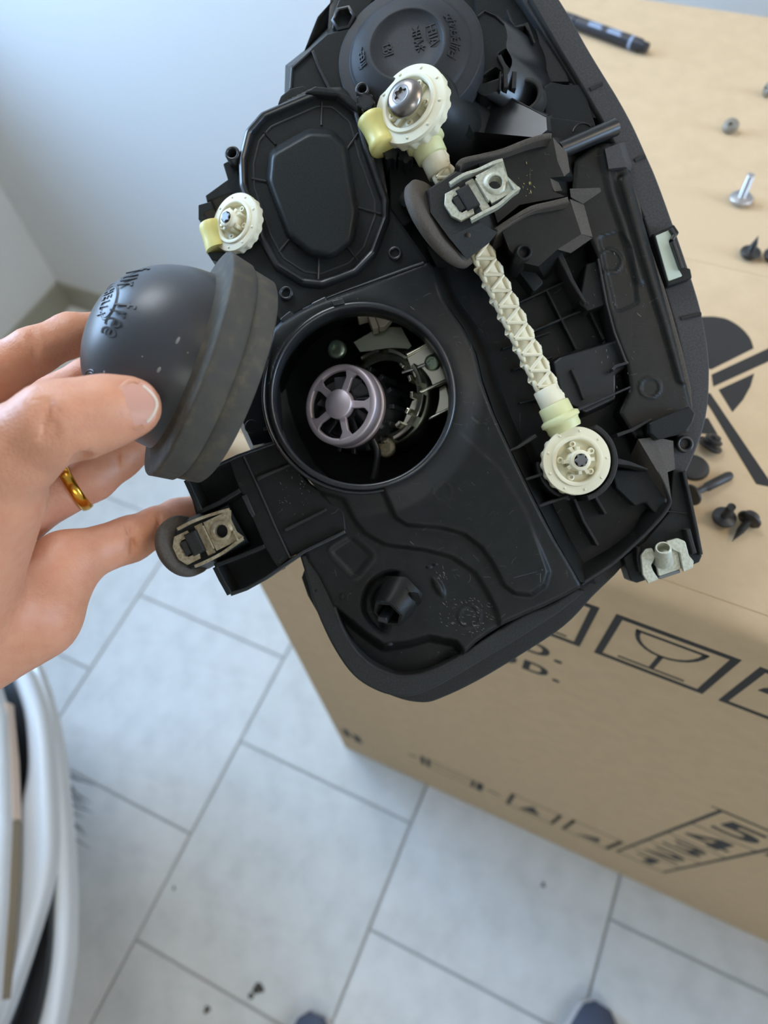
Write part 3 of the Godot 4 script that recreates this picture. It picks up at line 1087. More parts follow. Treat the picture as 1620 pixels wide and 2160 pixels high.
func surface_net(g: Geo, f: PackedFloat32Array, n: Vector3i, lo: Vector3, c: float) -> void:
	var where := {}
	var pos := PackedVector3Array()
	var nor := PackedVector3Array()
	var sx := 1
	var sy := n.x
	var sz := n.x * n.y
	var off := [0, sx, sy, sx + sy, sz, sx + sz, sy + sz, sx + sy + sz]
	var cor := [Vector3(0, 0, 0), Vector3(1, 0, 0), Vector3(0, 1, 0), Vector3(1, 1, 0), Vector3(0, 0, 1), Vector3(1, 0, 1), Vector3(0, 1, 1), Vector3(1, 1, 1)]
	var eds := [[0, 1], [2, 3], [4, 5], [6, 7], [0, 2], [1, 3], [4, 6], [5, 7], [0, 4], [1, 5], [2, 6], [3, 7]]
	for z in n.z - 1:
		for y in n.y - 1:
			var i := (z * n.y + y) * n.x
			for x in n.x - 1:
				var a := f[i + x]
				if absf(a) > c * 3.0:
					continue
				var j := i + x
				var m := 0
				for q in 8:
					if f[j + off[q]] < 0.0:
						m += 1
				if m == 0 or m == 8:
					continue
				var s := Vector3.ZERO
				var k := 0
				for e in eds:
					var v0 := f[j + off[e[0]]]
					var v1 := f[j + off[e[1]]]
					if (v0 < 0.0) != (v1 < 0.0):
						s += cor[e[0]].lerp(cor[e[1]], v0 / (v0 - v1))
						k += 1
				var gr := Vector3(f[j + 1] + f[j + 1 + sy] + f[j + 1 + sz] + f[j + 1 + sy + sz] - f[j] - f[j + sy] - f[j + sz] - f[j + sy + sz],
					f[j + sy] + f[j + sy + 1] + f[j + sy + sz] + f[j + sy + sz + 1] - f[j] - f[j + 1] - f[j + sz] - f[j + sz + 1],
					f[j + sz] + f[j + sz + 1] + f[j + sz + sy] + f[j + sz + sy + 1] - f[j] - f[j + 1] - f[j + sy] - f[j + sy + 1])
				where[j] = pos.size()
				pos.push_back(lo + (Vector3(x, y, z) + s / k) * c)
				nor.push_back(gr.normalized())
	for j in where:
		var a := f[j]
		var v: int = where[j]
		for q in [[sx, sy, sz], [sy, sz, sx], [sz, sx, sy]]:
			if (a < 0.0) == (f[j + q[0]] < 0.0):
				continue
			var b1 = where.get(j - q[1])
			var b2 = where.get(j - q[1] - q[2])
			var b3 = where.get(j - q[2])
			if b1 == null or b2 == null or b3 == null:
				continue
			g.quad(pos[v], pos[b1], pos[b2], pos[b3], nor[v], nor[b1], nor[b2], nor[b3])


func build_hand() -> void:
	origin = at(0, 1100, 0.31)
	var xf := Transform3D(lens_basis, to_world(origin))
	var o := thing("person", "left hand of a person reaching in from the left, gripping the rubber cap", "person", xf)
	var B := func(u: float, w: float, d: float) -> Vector3: return at(u, w, d) - origin
	var c := 0.0021
	var lo: Vector3 = Vector3(-0.112, -0.115, -0.115)
	var n := Vector3i(int(0.222 / c), int(0.222 / c), int(0.208 / c))
	var f := PackedFloat32Array()
	f.resize(n.x * n.y * n.z)
	f.fill(1.0)
	# u, v, distance, radius in millimetres; chains of joints
	var chains := [
		[[-330, 1330, .325, 19.0], [-140, 900, .318, 13.5], 10.0],
		[[-310, 1380, .330, 19.0], [-50, 970, .335, 13.5], 10.0],
		[[-290, 1430, .330, 19.0], [45, 1085, .343, 13.5], 10.0],
		[[-270, 1480, .325, 19.0], [135, 1185, .335, 13.0], 10.0],
		[[-170, 1420, .312, 25.0], [72, 1298, .322, 20.5], 12.0],
		[[60, 1290, .322, 18.0], [150, 1190, .336, 13.5], 10.0],
		[[-140, 1270, .290, 30.0], [-40, 1040, .266, 23.0], 12.0],
		[[-200, 1100, .300, 22.0], [-90, 1000, .300, 18.0], 12.0],
		[[-40, 1020, .262, 20.5], [20, 958, .255, 16.0], [118, 896, .250, 14.3], [160, 886, .251, 13.2], [225, 868, .2542, 12.2], [276, 858, .2574, 10.8], 5.0],
		[[-140, 900, .318, 13.0], [10, 778, .316, 10.9], [70, 742, .318, 10.1], [150, 706, .326, 9.4], [235, 690, .345, 8.0], 4.0],
		[[-50, 970, .335, 12.5], [72, 858, .344, 10.8], [185, 797, .353, 9.2], [262, 780, .350, 8.0], 4.0],
		[[45, 1085, .343, 12.5], [195, 1008, .352, 11.0], [250, 968, .357, 10.0], [308, 925, .362, 9.6], [356, 884, .358, 8.2], 4.0],
		[[135, 1185, .336, 13.0], [275, 1137, .354, 11.0], [330, 1112, .366, 10.0], [375, 1092, .379, 9.8], [440, 1070, .392, 8.4], 4.0],
		[[-330, 1400, .330, 27.0], [-520, 1640, .345, 29.0], 14.0]]
	for ch in chains:
		var k: float = ch[ch.size() - 1] / 1000.0
		for i in ch.size() - 2:
			var p: Array = ch[i]
			var q: Array = ch[i + 1]
			tapered(f, n, lo, c, B.call(p[0], p[1], p[2]), B.call(q[0], q[1], q[2]), p[3] / 1000.0, q[3] / 1000.0, k)
	# creases and folds
	for cr in [[176, 968, .2475, 150, 1010, .262, 3.2], [150, 1010, .262, 104, 1092, .268, 3.0], [104, 1092, .268, 98, 1190, .276, 2.6], [98, 1190, .276, 40, 1310, .285, 2.4], [40, 1310, .285, -60, 1420, .288, 2.4],
			[208, 1110, .322, 222, 1160, .3225, 1.6], [268, 1095, .344, 280, 1165, .3445, 1.3], [330, 1070, .357, 342, 1140, .357, 1.1], [66, 700, .3085, 84, 778, .3085, 1.2], [238, 944, .347, 256, 1000, .3475, 1.2],
			[100, 846, .2372, 114, 916, .2355, 0.7], [84, 866, .2378, 98, 928, .2359, 0.7]]:
		tapered(f, n, lo, c, B.call(cr[0], cr[1], cr[2]), B.call(cr[3], cr[4], cr[5]), cr[6] / 1000.0, cr[6] / 1000.0, 0.0025, -1.0)
	var g := Geo.new()
	surface_net(g, f, n, lo, c)
	# wrist and forearm run on outside the frame
	var arm := Geo.new()
	sweep(arm, [B.call(-330, 1430, .332), B.call(-480, 1640, .342), B.call(-640, 1880, .36), B.call(-900, 2260, .40)], ring_profile(0.0275, 28), Vector3(0, 0, 1), false, true, [0.9, 1.0, 1.15, 1.35])
	g.v.append_array(arm.v)
	g.n.append_array(arm.n)
	part("hand", g, M.skin, o)
	# thumb nail: a thin curved plate
	var nail := Geo.new()
	var m: Vector3 = B.call(284, 853, .2472)
	var x := Vector3(0.96, 0.10, -0.25).normalized()
	var z := Vector3(0.22, -0.12, 1.0)
	z = (z - x * z.dot(x)).normalized()
	nail.xf = Transform3D(Basis(x, z.cross(x), z), m)
	var pt := func(s: float, t: float) -> Vector3:
		var e := Vector2(s * sqrt(1.0 - 0.42 * t * t), t * sqrt(1.0 - 0.42 * s * s))
		return Vector3(e.x * 0.0074, e.y * 0.0079, 0.0012 - 0.0030 * e.y * e.y - 0.0009 * (e.x + 0.2) * (e.x + 0.2) + 0.0)
	var kk := 12
	for i in kk:
		for j in kk:
			var s0 := -1.0 + 2.0 * i / kk
			var s1 := -1.0 + 2.0 * (i + 1) / kk
			var t0 := -1.0 + 2.0 * j / kk
			var t1 := -1.0 + 2.0 * (j + 1) / kk
			var q := [pt.call(s0, t0), pt.call(s1, t0), pt.call(s1, t1), pt.call(s0, t1)]
			var nn := []
			for e in q:
				nn.push_back(Vector3(0.0018 * e.x / 0.0068 * 0.2, 2.0 * 0.003 / 0.0076 * e.y / 0.0076 * 0.5, 1.0).normalized())
			nail.quad(q[0], q[1], q[2], q[3], nn[0], nn[1], nn[2], nn[3])
	part("thumbnail", nail, M.nail, o, "pale pink thumbnail")
	var fold := Geo.new()
	var rim := []
	for i in 26:
		var a := TAU * i / 26.0
		var e: Vector3 = pt.call(cos(a) * 0.98, sin(a) * 0.98)
		if cos(a) < 0.72:
			rim.push_back(nail.xf * (e + Vector3(0, 0, -0.0004)))
		elif rim.size() and i < 13:
			pass
	# order the open rim from one side of the free edge to the other
	var ordered := []
	for i in range(5, 22):
		var a := TAU * i / 26.0
		ordered.push_back(nail.xf * (pt.call(cos(a) * 1.0, sin(a) * 1.0) + Vector3(0, 0, -0.0006)))
	sweep(fold, ordered, ring_profile(0.0011, 8), z, false, true)
	part("nail_fold", fold, M.skin, o)
	var free := []
	for i in 13:
		var a := lerpf(-1.0, 1.0, i / 12.0)
		free.push_back(nail.xf * (pt.call(cos(a) * 0.99, sin(a) * 0.99) + Vector3(0, 0, -0.0002)))
	var tipline := Geo.new()
	sweep(tipline, free, ring_profile(0.0006, 6), z, false, true)
	part("nail_edge", tipline, M.nail_edge, o)
	# ring on its finger
	var at_ring: Vector3 = B.call(158, 1026, .3495)
	var dir: Vector3 = (B.call(195, 1008, .352) - B.call(45, 1085, .343)).normalized()
	var r := thing("ring", "plain gold wedding ring worn on the ring finger behind the thumb", "ring", Transform3D(lens_basis * axes(Vector3.ZERO, dir).basis, xf * at_ring))
	var rg := Geo.new()
	lathe(rg, [Vector2(0.0112, -0.0026), Vector2(0.0124, -0.0026), Vector2(0.0130, -0.0016), Vector2(0.0132, 0), Vector2(0.0130, 0.0016), Vector2(0.0124, 0.0026), Vector2(0.0112, 0.0026)], 56, 0.3)
	part("ring_band", rg, M.gold, r)
	origin = SEAT


# ---------------------------------------------------------------- car nose and shoes
func wp(u: float, w: float, y: float) -> Vector3:             # world point at height y seen there
	var d := lens_basis * at(u, w, 1.0)
	return EYE + d * ((y - EYE.y) / d.y)


func plan(pts: Array, y: float, o: Vector3) -> PackedVector2Array:
	var out := PackedVector2Array()
	for p in pts:
		var q := wp(p.x, p.y, y) - o
		out.push_back(Vector2(q.x, -q.z))
	return out


func build_car() -> void:
	var o := thing("car", "white car bumper corner with black grille slots at the lower left, cut by the frame", "car", Transform3D(Basis.IDENTITY, Vector3(-0.75, 0.0, 0.35)))
	var base := o.position
	var outer := smooth_line([Vector2(40, 1330), Vector2(72, 1400), Vector2(98, 1480), Vector2(117, 1570), Vector2(131, 1690), Vector2(139, 1800), Vector2(142, 1900), Vector2(139, 2000), Vector2(129, 2080), Vector2(112, 2170), Vector2(60, 2330)], 4)
	var ridge_ := smooth_line([Vector2(20, 1330), Vector2(56, 1400), Vector2(84, 1480), Vector2(99, 1570), Vector2(106, 1690), Vector2(109, 1800), Vector2(108, 1900), Vector2(104, 2000), Vector2(93, 2080), Vector2(72, 2170), Vector2(20, 2330)], 4)
	var rback := ridge_.duplicate()
	rback.reverse()
	var lip := Geo.new()
	lip.xf = axes(Vector3.ZERO, Vector3.UP)
	slab2(lip, plan(outer + rback, 0.44, base), 0.44, 0.405, 0.012)
	part("bumper_lip", lip, M.paint, o)
	var under := Geo.new()
	under.xf = lip.xf
	slab2(under, plan([Vector2(-240, 1330), Vector2(-200, 1480), Vector2(-170, 1690), Vector2(-170, 1850), Vector2(-190, 2040), Vector2(-240, 2330), Vector2(-420, 2330), Vector2(-420, 1330)], 0.40, base), 0.40, 0.12, 0.0)
	var well := Geo.new()
	well.xf = lip.xf
	slab2(well, plan(ridge_ + [Vector2(-420, 2330), Vector2(-420, 1330)], 0.41, base), 0.415, 0.40, 0.0)
	part("grille_floor", well, M.black_plastic_car, o)
	part("bumper_core", under, M.black_plastic_car, o)
	var panel := Geo.new()
	panel.xf = lip.xf
	slab2(panel, plan(smooth_line([Vector2(48, 1400), Vector2(82, 1480), Vector2(97, 1570), Vector2(104, 1690), Vector2(106, 1780), Vector2(98, 1850), Vector2(76, 1930), Vector2(40, 2040), Vector2(0, 2150), Vector2(-40, 2230), Vector2(0, 2080), Vector2(22, 1960), Vector2(31, 1840), Vector2(34, 1720), Vector2(50, 1640), Vector2(52, 1580), Vector2(44, 1500), Vector2(20, 1420)], 4, true), 0.47, base), 0.47, 0.44, 0.012)
	part("bumper_panel", panel, M.paint, o)
	for s in [[14, 0.0], [30, 0.0]]:
		var sl := Geo.new()
		var pts := []
		for p in [Vector2(96, 1860), Vector2(88, 1940), Vector2(72, 2040), Vector2(40, 2140), Vector2(0, 2220)]:
			pts.push_back(wp(p.x - s[0], p.y, 0.42) - base)
		sweep(sl, smooth_line(pts, 4), ring_profile(0.007, 10), Vector3.UP)
		part("grille_slat", sl, M.black_plastic_car, o)
	for s in [[[Vector2(14, 1480), Vector2(25, 1600), Vector2(30, 1728), Vector2(9, 1728), Vector2(6, 1600), Vector2(0, 1480)], M.trim_cream], [[Vector2(30, 1731), Vector2(28, 1840), Vector2(18, 1980), Vector2(4, 2110), Vector2(-16, 2110), Vector2(2, 1900), Vector2(9, 1731)], M.trim_brown_reflection]]:
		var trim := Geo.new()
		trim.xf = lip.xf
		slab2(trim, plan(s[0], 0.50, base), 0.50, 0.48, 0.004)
		part("trim_strip", trim, s[1], o)  # the lower strip's brown paints in a reflection of the floor
	var hood := Geo.new()
	hood.xf = lip.xf
	slab2(hood, plan([Vector2(0, 1500), Vector2(6, 1600), Vector2(10, 1740), Vector2(2, 1900), Vector2(-16, 2110), Vector2(-80, 2330), Vector2(-420, 2330), Vector2(-420, 1330), Vector2(-40, 1360)], 0.52, base), 0.52, 0.49, 0.012)
	part("front_panel", hood, M.paint, o)


func build_shoe(where: Vector3, turn: float, label: String) -> void:
	var o := thing("sneaker", label, "shoe", Transform3D(Basis(Vector3.UP, turn), where), "pair of sneakers at the bottom edge")
	var st := 22
	var sec := func(t: float, side: float, up: float) -> Vector3:
		var w := 0.047 * pow(sin(PI * clampf(0.02 + 0.62 * pow(t, 0.6), 0.0, 1.0)), 0.42) * (1.0 - 0.25 * ramp(t, 0.55, 1.0))
		return Vector3(side * w + 0.006 * sin(PI * t), up, t * 0.292)
	var sole := Geo.new()
	var up_g := Geo.new()
	var tip := Geo.new()
	for i in st:
		var t0 := float(i) / st
		var t1 := float(i + 1) / st
		for s in [-1.0, 1.0]:
			sole.face(sec.call(t0, s * 1.06, 0.0), sec.call(t1, s * 1.06, 0.0), sec.call(t1, s * 1.08, 0.026), sec.call(t0, s * 1.08, 0.026), Vector3(s, 0, -0.2))
			sole.face(sec.call(t0, s * 1.08, 0.026), sec.call(t1, s * 1.08, 0.026), sec.call(t1, s * 0.96, 0.031), sec.call(t0, s * 0.96, 0.031), Vector3(0, 1, 0))
		sole.face(sec.call(t0, -1.06, 0.0), sec.call(t1, -1.06, 0.0), sec.call(t1, 1.06, 0.0), sec.call(t0, 1.06, 0.0), Vector3(0, -1, 0))
		var hh := func(t: float) -> float: return 0.030 + 0.026 * pow(minf(t / 0.16, 1.0), 0.6) + 0.052 * ramp(t, 0.2, 0.62)
		var k := 14
		for j in k:
			var a0 := PI * j / k
			var a1 := PI * (j + 1) / k
			var pts := []
			var nn := []
			for e in [[t0, a0], [t1, a0], [t1, a1], [t0, a1]]:
				var h: float = hh.call(e[0]) - 0.024
				var q: Vector3 = sec.call(e[0], -cos(e[1]) * 0.99, 0.024 + sin(e[1]) * h)
				pts.push_back(q)
				nn.push_back(Vector3(-cos(e[1]), sin(e[1]) * 0.9 + 0.1, -0.9 * (1.0 - ramp(e[0], 0.0, 0.22))).normalized())
			(tip if t0 < 0.075 else up_g).quad(pts[0], pts[1], pts[2], pts[3], nn[0], nn[1], nn[2], nn[3])
	part("sole", sole, M.shoe_white, o)
	part("upper", up_g, M.shoe_blue, o)
	part("toe_cap", tip, M.shoe_blue, o)
	for i in 5:
		var l := Geo.new()
		var t := 0.30 + i * 0.065
		var pth := []
		for j in 7:
			var a := lerpf(0.9, PI - 0.9, j / 6.0)
			var h: float = 0.030 + 0.026 + 0.052 * ramp(t, 0.2, 0.62) - 0.024
			pth.push_back(sec.call(t, -cos(a) * 1.0, 0.026 + sin(a) * h))
		sweep(l, pth, ring_profile(0.0028, 8), Vector3.UP)
		part("lace", l, M.shoe_white, o)
	var col := Geo.new()
	var ring := []
	for i in 20:
		var a := TAU * i / 20.0
		ring.push_back(Vector3(cos(a) * 0.034 + 0.004, 0.108, 0.222 + sin(a) * 0.050))
	sweep(col, ring, ring_profile(0.007, 8), Vector3.UP, true)
	part("collar", col, M.shoe_blue, o)


func build_shoes() -> void:
	build_shoe(Vector3(-0.134, 0.0, 0.212), 0.10, "dark grey sneaker at the bottom edge, left one, only its toe in view")
	build_shoe(Vector3(0.300, 0.0, -0.002), -0.12, "blue grey sneaker with a white sole at the bottom edge, right one nearer the carton")


func build_litter() -> void:
	# rubber smears on the tile beside the bumper
	var sm := thing("rubber_smear", "dark rubbed streaks on the floor tile right beside the white bumper", "stain", Transform3D(Basis.IDENTITY, wp(165, 1700, 0.0)))
	for i in 9:
		var a := Vector2(136 + rng.randf_range(-4, 16), 1640 + i * 14 + rng.randf_range(-6, 6))
		var b := a + Vector2(rng.randf_range(22, 54), rng.randf_range(14, 36))
		var g := Geo.new()
		var p := []
		for q in strip([a, a.lerp(b, 0.35) + Vector2(0, 2), a.lerp(b, 0.7), b], rng.randf_range(4, 9), 0.8):
			var w := wp(q.x, q.y, 0.0) - sm.position
			p.push_back(Vector2(w.x, -w.z))
		g.xf = axes(Vector3.ZERO, Vector3.UP)
		slab2(g, PackedVector2Array(p), 0.0004, -0.0002)
		part("streak", g, M.smear, sm)
	# dirt flecks on the tiles
	var k := 0
	for s in [[541, 2095, 15, "dark clump of dirt on the tile left of the sneakers"], [434, 2130, 8, "small dark crumb of dirt by the tile joint, left of the clump"], [1146, 1866, 5, "tiny dark speck on the tile in front of the carton"], [366, 1873, 5, "tiny dark speck beside the long tile joint"], [119, 1538, 7, "dark fleck on the floor beside the white bumper"]]:
		var w := wp(s[0], s[1], 0.0)
		var o := thing("dirt_fleck", s[3], "dirt", Transform3D(Basis.IDENTITY, w))
		var g := Geo.new()
		for i in 5:
			var r: float = s[2] * 0.00088 * rng.randf_range(0.35, 0.75)
			var q: Vector3 = Vector3(rng.randf_range(-1, 1), 0, rng.randf_range(-1.4, 1.4)) * s[2] * 0.0005
			g.xf = axes(q, Vector3.UP)
			lathe(g, [Vector2(r, 0), Vector2(r * 0.8, r * 0.3), Vector2(r * 0.3, r * 0.45), Vector2(0, r * 0.45)], 7, 0.2, rng.randf_range(0.5, 1.0))
		part("crumbs", g, M.dirt, o)
		scrap(o.get_child(0))
		k += 1


# ---------------------------------------------------------------- the headlamp
func V(u: float, w: float, r := 0.0) -> Vector3:
	return Vector3(u, w, r)


func packed(pts: Array) -> PackedVector2Array:
	var out := PackedVector2Array()
	for p in pts:
		out.push_back(Vector2(p.x, p.y))
	return out


func scaled(pts: Array, k: float) -> PackedVector2Array:
	var out := PackedVector2Array()
	for p in pts:
		out.push_back(Vector2(p.x, p.y) * k)
	return out


func facet(g: Geo, pts: Array) -> void:                      # a flat piece through points (u, v, height)
	var q := []
	for p in pts:
		q.push_back(P(p.x, p.y, p.z))
	var nn := Vector3.ZERO
	for i in range(1, q.size() - 1):
		nn += (q[i] - q[0]).cross(q[i + 1] - q[0])
	nn = nn.normalized()
	if nn.dot(-(q[0] + origin)) < 0.0:
		nn = -nn
	for i in range(1, q.size() - 1):
		g.tri(q[0], q[i], q[i + 1], nn, nn, nn)


func block(g: Geo, top: Array, foot: Array) -> void:         # a hewn block between two outlines of points (u, v, height), all sides flat
	facet(g, top)
	for i in top.size():
		var j := (i + 1) % top.size()
		facet(g, [top[i], top[j], foot[j], foot[i]])


func lifted(pts: Array, h: float) -> Array:
	return pts.map(func(p): return Vector3(p.x, p.y, h))


func star_post(g: Geo, u: float, w: float, r: float, top: float, low: float, teeth := 6, turn := 0.0) -> void:
	var pts := []
	for i in teeth * 4:
		var a := TAU * i / (teeth * 4) + turn
		pts.push_back(Vector2(u, w) + Vector2.from_angle(a) * r * (1.0 if i % 4 < 2 else 0.68))
	slab(g, pts, top, low, 1.0)


func text(g: Geo, s: String, size: float, xf: Transform3D, deep := 0.0006, bend := 0.0, mono := false, slope := 0.0, weight := 400) -> void:
	# raised lettering in the x-y plane of xf; bend is the radius of the circle it follows
	var font := SystemFont.new()
	font.font_names = PackedStringArray(["Droid Sans Mono" if mono else "Droid Sans"])
	font.font_weight = weight
	var adv := []
	var total := 0.0
	for c in s:
		var w := font.get_string_size(c, HORIZONTAL_ALIGNMENT_LEFT, -1, 64).x / 64.0 * size
		adv.push_back(w)
		total += w
	var x := -total / 2.0
	for i in s.length():
		if s[i] != " ":
			var tm := TextMesh.new()
			tm.font = font
			tm.text = s[i]
			tm.font_size = 64
			tm.pixel_size = size / 64.0
			tm.depth = deep
			tm.curve_step = 3.0
			var a := tm.get_mesh_arrays()
			var local := Transform3D(Basis.IDENTITY, Vector3(x + adv[i] / 2.0, 0, 0))
			if bend != 0.0:
				var t: float = -(x + adv[i] / 2.0) / bend
				local = Transform3D(Basis(Vector3(0, 0, 1), t), Vector3(-sin(t) * bend, cos(t) * bend, 0)) * Transform3D(Basis(Vector3(1, 0, 0), slope), Vector3.ZERO)
			var full := xf * local
			var vv: PackedVector3Array = a[Mesh.ARRAY_VERTEX]
			var nn: PackedVector3Array = a[Mesh.ARRAY_NORMAL]
			var ix: PackedInt32Array = a[Mesh.ARRAY_INDEX]
			for k in range(0, ix.size(), 3):
				g.tri(full * vv[ix[k]], full * vv[ix[k + 1]], full * vv[ix[k + 2]], full.basis * nn[ix[k]], full.basis * nn[ix[k + 1]], full.basis * nn[ix[k + 2]])
		x += adv[i]


func arc(u: float, w: float, r: float, a0: float, a1: float, k := 16, ry := -1.0) -> Array:
	var out := []
	for i in k + 1:
		var a := deg_to_rad(lerpf(a0, a1, float(i) / k))
		out.push_back(Vector2(u + cos(a) * r, w + sin(a) * (r if ry < 0.0 else ry)))
	return out


var outline_main := []
var zone_plate := PackedVector2Array()
var zone_low := PackedVector2Array()
var zone_well := PackedVector2Array()
var zone_square := PackedVector2Array()
const HOLE := Vector2(762, 834)
const POST := Vector2(832, 1272)


func main_inside(q: Vector2) -> float:
	var d := poly_distance(q, packed_main)
	return maxf(d, 192.0 - q.distance_to(HOLE))


var packed_main := PackedVector2Array()


func main_height(q: Vector2) -> float:
	var h := 6.0
	var r := q.distance_to(HOLE)
	h += 15.0 * (1.0 - ramp(r, 200.0, 262.0))                      # the face climbs to the opening
	if q.y > 880.0:
		var a := poly_distance(q, zone_plate)
		h -= 13.0 * ramp(a, -3.0, 7.0) * lerpf(0.1, 1.0, ramp(q.y + (900.0 - q.x) * 0.6, 960.0, 1080.0)) * ramp(q.y, 880.0, 960.0)
		var b := poly_distance(q, zone_low)
		h -= 11.0 * (1.0 - ramp(b, -8.0, 3.0))
		if q.x < 1020.0 and q.y > 1100.0:
			var s := poly_distance(q, zone_square)
			h -= 4.0 * (1.0 - ramp(s, -9.0, -1.0))
			h += 1.5 * (1.0 - ramp(absf(s - 4.0), 0.0, 4.0))
			var w := poly_distance(q, zone_well)
			h -= (52.0 - 14.0 * ramp(q.x, 760.0, 900.0)) * (1.0 - ramp(w, -14.0, 3.0))
			var p := q.distance_to(POST)
			var ang := (q - POST).angle()
			h -= 26.0 * (1.0 - ramp(absf(p - 54.0), 6.0, 17.0)) * ramp(cos(ang - 3.35), -0.1, 0.5)
			var lump := Vector2(q.x - 925.0, q.y - 1238.0).rotated(-1.1)
			h += 8.0 * (1.0 - ramp((lump / Vector2(24, 9)).length(), 0.5, 1.2))
			var e := q.distance_to(Vector2(990, 1300))
			h += 2.5 * (1.0 - ramp(absf(e - 22.0), 0.0, 3.5))
		var c := q.distance_to(Vector2(932, 1037))
		h += 1.6 * (1.0 - ramp(absf(c - 19.0), 0.5, 2.5))
		var c2 := q.distance_to(Vector2(1017, 868))
		h -= 1.6 * (1.0 - ramp(absf(c2 - 22.0), 0.5, 2.5))
	return h


func build_main(o: Node3D) -> void:
	var g := Geo.new()
	packed_main = packed(smooth_line([Vector2(575, 696), Vector2(612, 668), Vector2(660, 642), Vector2(760, 605), Vector2(850, 572), Vector2(895, 556), Vector2(912, 562), Vector2(934, 630), Vector2(975, 690), Vector2(1003, 745),
		Vector2(1016, 802), Vector2(1042, 875), Vector2(1072, 940), Vector2(1114, 1028), Vector2(1170, 1139), Vector2(1222, 1228), Vector2(1212, 1246), Vector2(1148, 1279), Vector2(1064, 1316), Vector2(1003, 1356), Vector2(975, 1384),
		Vector2(931, 1396), Vector2(920, 1413), Vector2(831, 1424), Vector2(764, 1391), Vector2(726, 1335), Vector2(706, 1289), Vector2(672, 1215), Vector2(640, 1160), Vector2(700, 1120), Vector2(690, 1060), Vector2(628, 985), Vector2(590, 930),
		Vector2(568, 840), Vector2(566, 760)], 2, true))
	zone_plate = packed([Vector2(957, 902), Vector2(1053, 990), Vector2(1109, 1083), Vector2(1142, 1167), Vector2(1156, 1206), Vector2(1148, 1233), Vector2(1120, 1253), Vector2(1087, 1250), Vector2(1064, 1233), Vector2(1042, 1189),
		Vector2(1020, 1156), Vector2(981, 1125), Vector2(931, 1111), Vector2(859, 1106), Vector2(834, 1089), Vector2(820, 1056), Vector2(800, 1010), Vector2(760, 900), Vector2(900, 760)])
	zone_low = packed([Vector2(726, 1050), Vector2(748, 1094), Vector2(770, 1122), Vector2(814, 1147), Vector2(898, 1158), Vector2(953, 1172), Vector2(1003, 1206), Vector2(1031, 1250), Vector2(1051, 1294), Vector2(1059, 1330), Vector2(960, 1500),
		Vector2(560, 1500), Vector2(560, 1000)])
	zone_well = packed([Vector2(708, 1278), Vector2(770, 1332), Vector2(810, 1360), Vector2(865, 1352), Vector2(905, 1340), Vector2(965, 1352), Vector2(980, 1375), Vector2(931, 1440), Vector2(831, 1450), Vector2(740, 1420), Vector2(690, 1330)])
	zone_square = packed(rounded([V(690, 1160, 14), V(742, 1128, 14), V(790, 1172, 14), V(748, 1222, 14)]))
	relief(g, Vector2(560, 545), Vector2(1232, 1432), 4.0, main_inside, main_height, -75.0, 7.0)
	part("main_panel", g, M.plastic_scuffed, o)
	# the bulb opening: a tube with a rounded lip
	var tube := Geo.new()
	tube.xf = axes(P(HOLE.x, HOLE.y, 24), Vector3(-0.03, 0.0, 1.0))
	lathe(tube, [Vector2(199, -110) * PX, Vector2(198, -60) * PX, Vector2(197, -5) * PX, Vector2(194, -1) * PX, Vector2(189, 0) * PX, Vector2(186, -1) * PX, Vector2(184, -4) * PX, Vector2(186, -56) * PX, Vector2(198, -60) * PX], 90, 0.55)
	part("opening_collar", tube, M.plastic_gloss, o)
	var rim := Geo.new()
	ridge(rim, circle(HOLE.x, HOLE.y, 205, 80), 8, 10, 9, true)
	part("opening_moulding", rim, M.plastic_gloss, o)
	var bump := Geo.new()
	slab(bump, rounded([V(700, 634, 3), V(724, 628, 3), V(727, 640, 3), V(703, 645, 3)]), 26, 0, 2)
	part("locating_nib", bump, M.plastic_gloss, o)
	bump = Geo.new()
	slab(bump, rounded([V(655, 638, 6), V(688, 622, 6), V(692, 636, 4), V(660, 652, 4)]), 18, -20, 5)
	part("locating_nib", bump, M.plastic_gloss, o)
	bump = Geo.new()
	slab(bump, rounded([V(590, 672, 5), V(612, 654, 5), V(622, 664, 5), V(600, 690, 5)]), 14, -30, 3)
	part("locating_nib", bump, M.plastic_gloss, o)
	# the bent ridge that closes the panel's upper edge
	var edge := Geo.new()
	ridge(edge, smooth_line([Vector2(640, 655), Vector2(700, 627), Vector2(780, 597), Vector2(850, 571), Vector2(893, 556)], 4), -2, 9, 9)
	part("panel_edge", edge, M.plastic_gloss, o)
	# hexagonal post with a torn rim, leaning down
	var post := Geo.new()
	post.xf = axes(P(840, 1262, -10), Vector3(-0.52, -0.66, 0.8))
	lathe(post, [Vector2(50, -20) * PX, Vector2(46, 8) * PX, Vector2(41, 26) * PX, Vector2(38, 46) * PX, Vector2(36, 50) * PX, Vector2(29, 50) * PX, Vector2(27, 46) * PX, Vector2(24, 0) * PX, Vector2(0, 0) * PX], 6, 0.99)
	part("adjuster_post", post, M.plastic_scuffed, o)
	var key := Geo.new()
	key.xf = axes(P(816, 1294, 5), Vector3(-0.52, -0.66, 0.8))
	slab2(key, scaled(rounded([V(-14, -5, 3), V(10, -8, 3), V(12, 6, 3), V(-8, 9, 3)]), PX), 22 * PX, -20 * PX, 2 * PX)
	part("post_core", key, M.plastic_gloss, o)
	var torn := Geo.new()
	block(torn, [Vector3(866, 1250, 30), Vector3(884, 1256, 34), Vector3(890, 1268, 22), Vector3(872, 1272, 18)], [Vector3(850, 1246, -8), Vector3(880, 1246, -14), Vector3(884, 1278, -16), Vector3(850, 1284, -10)])
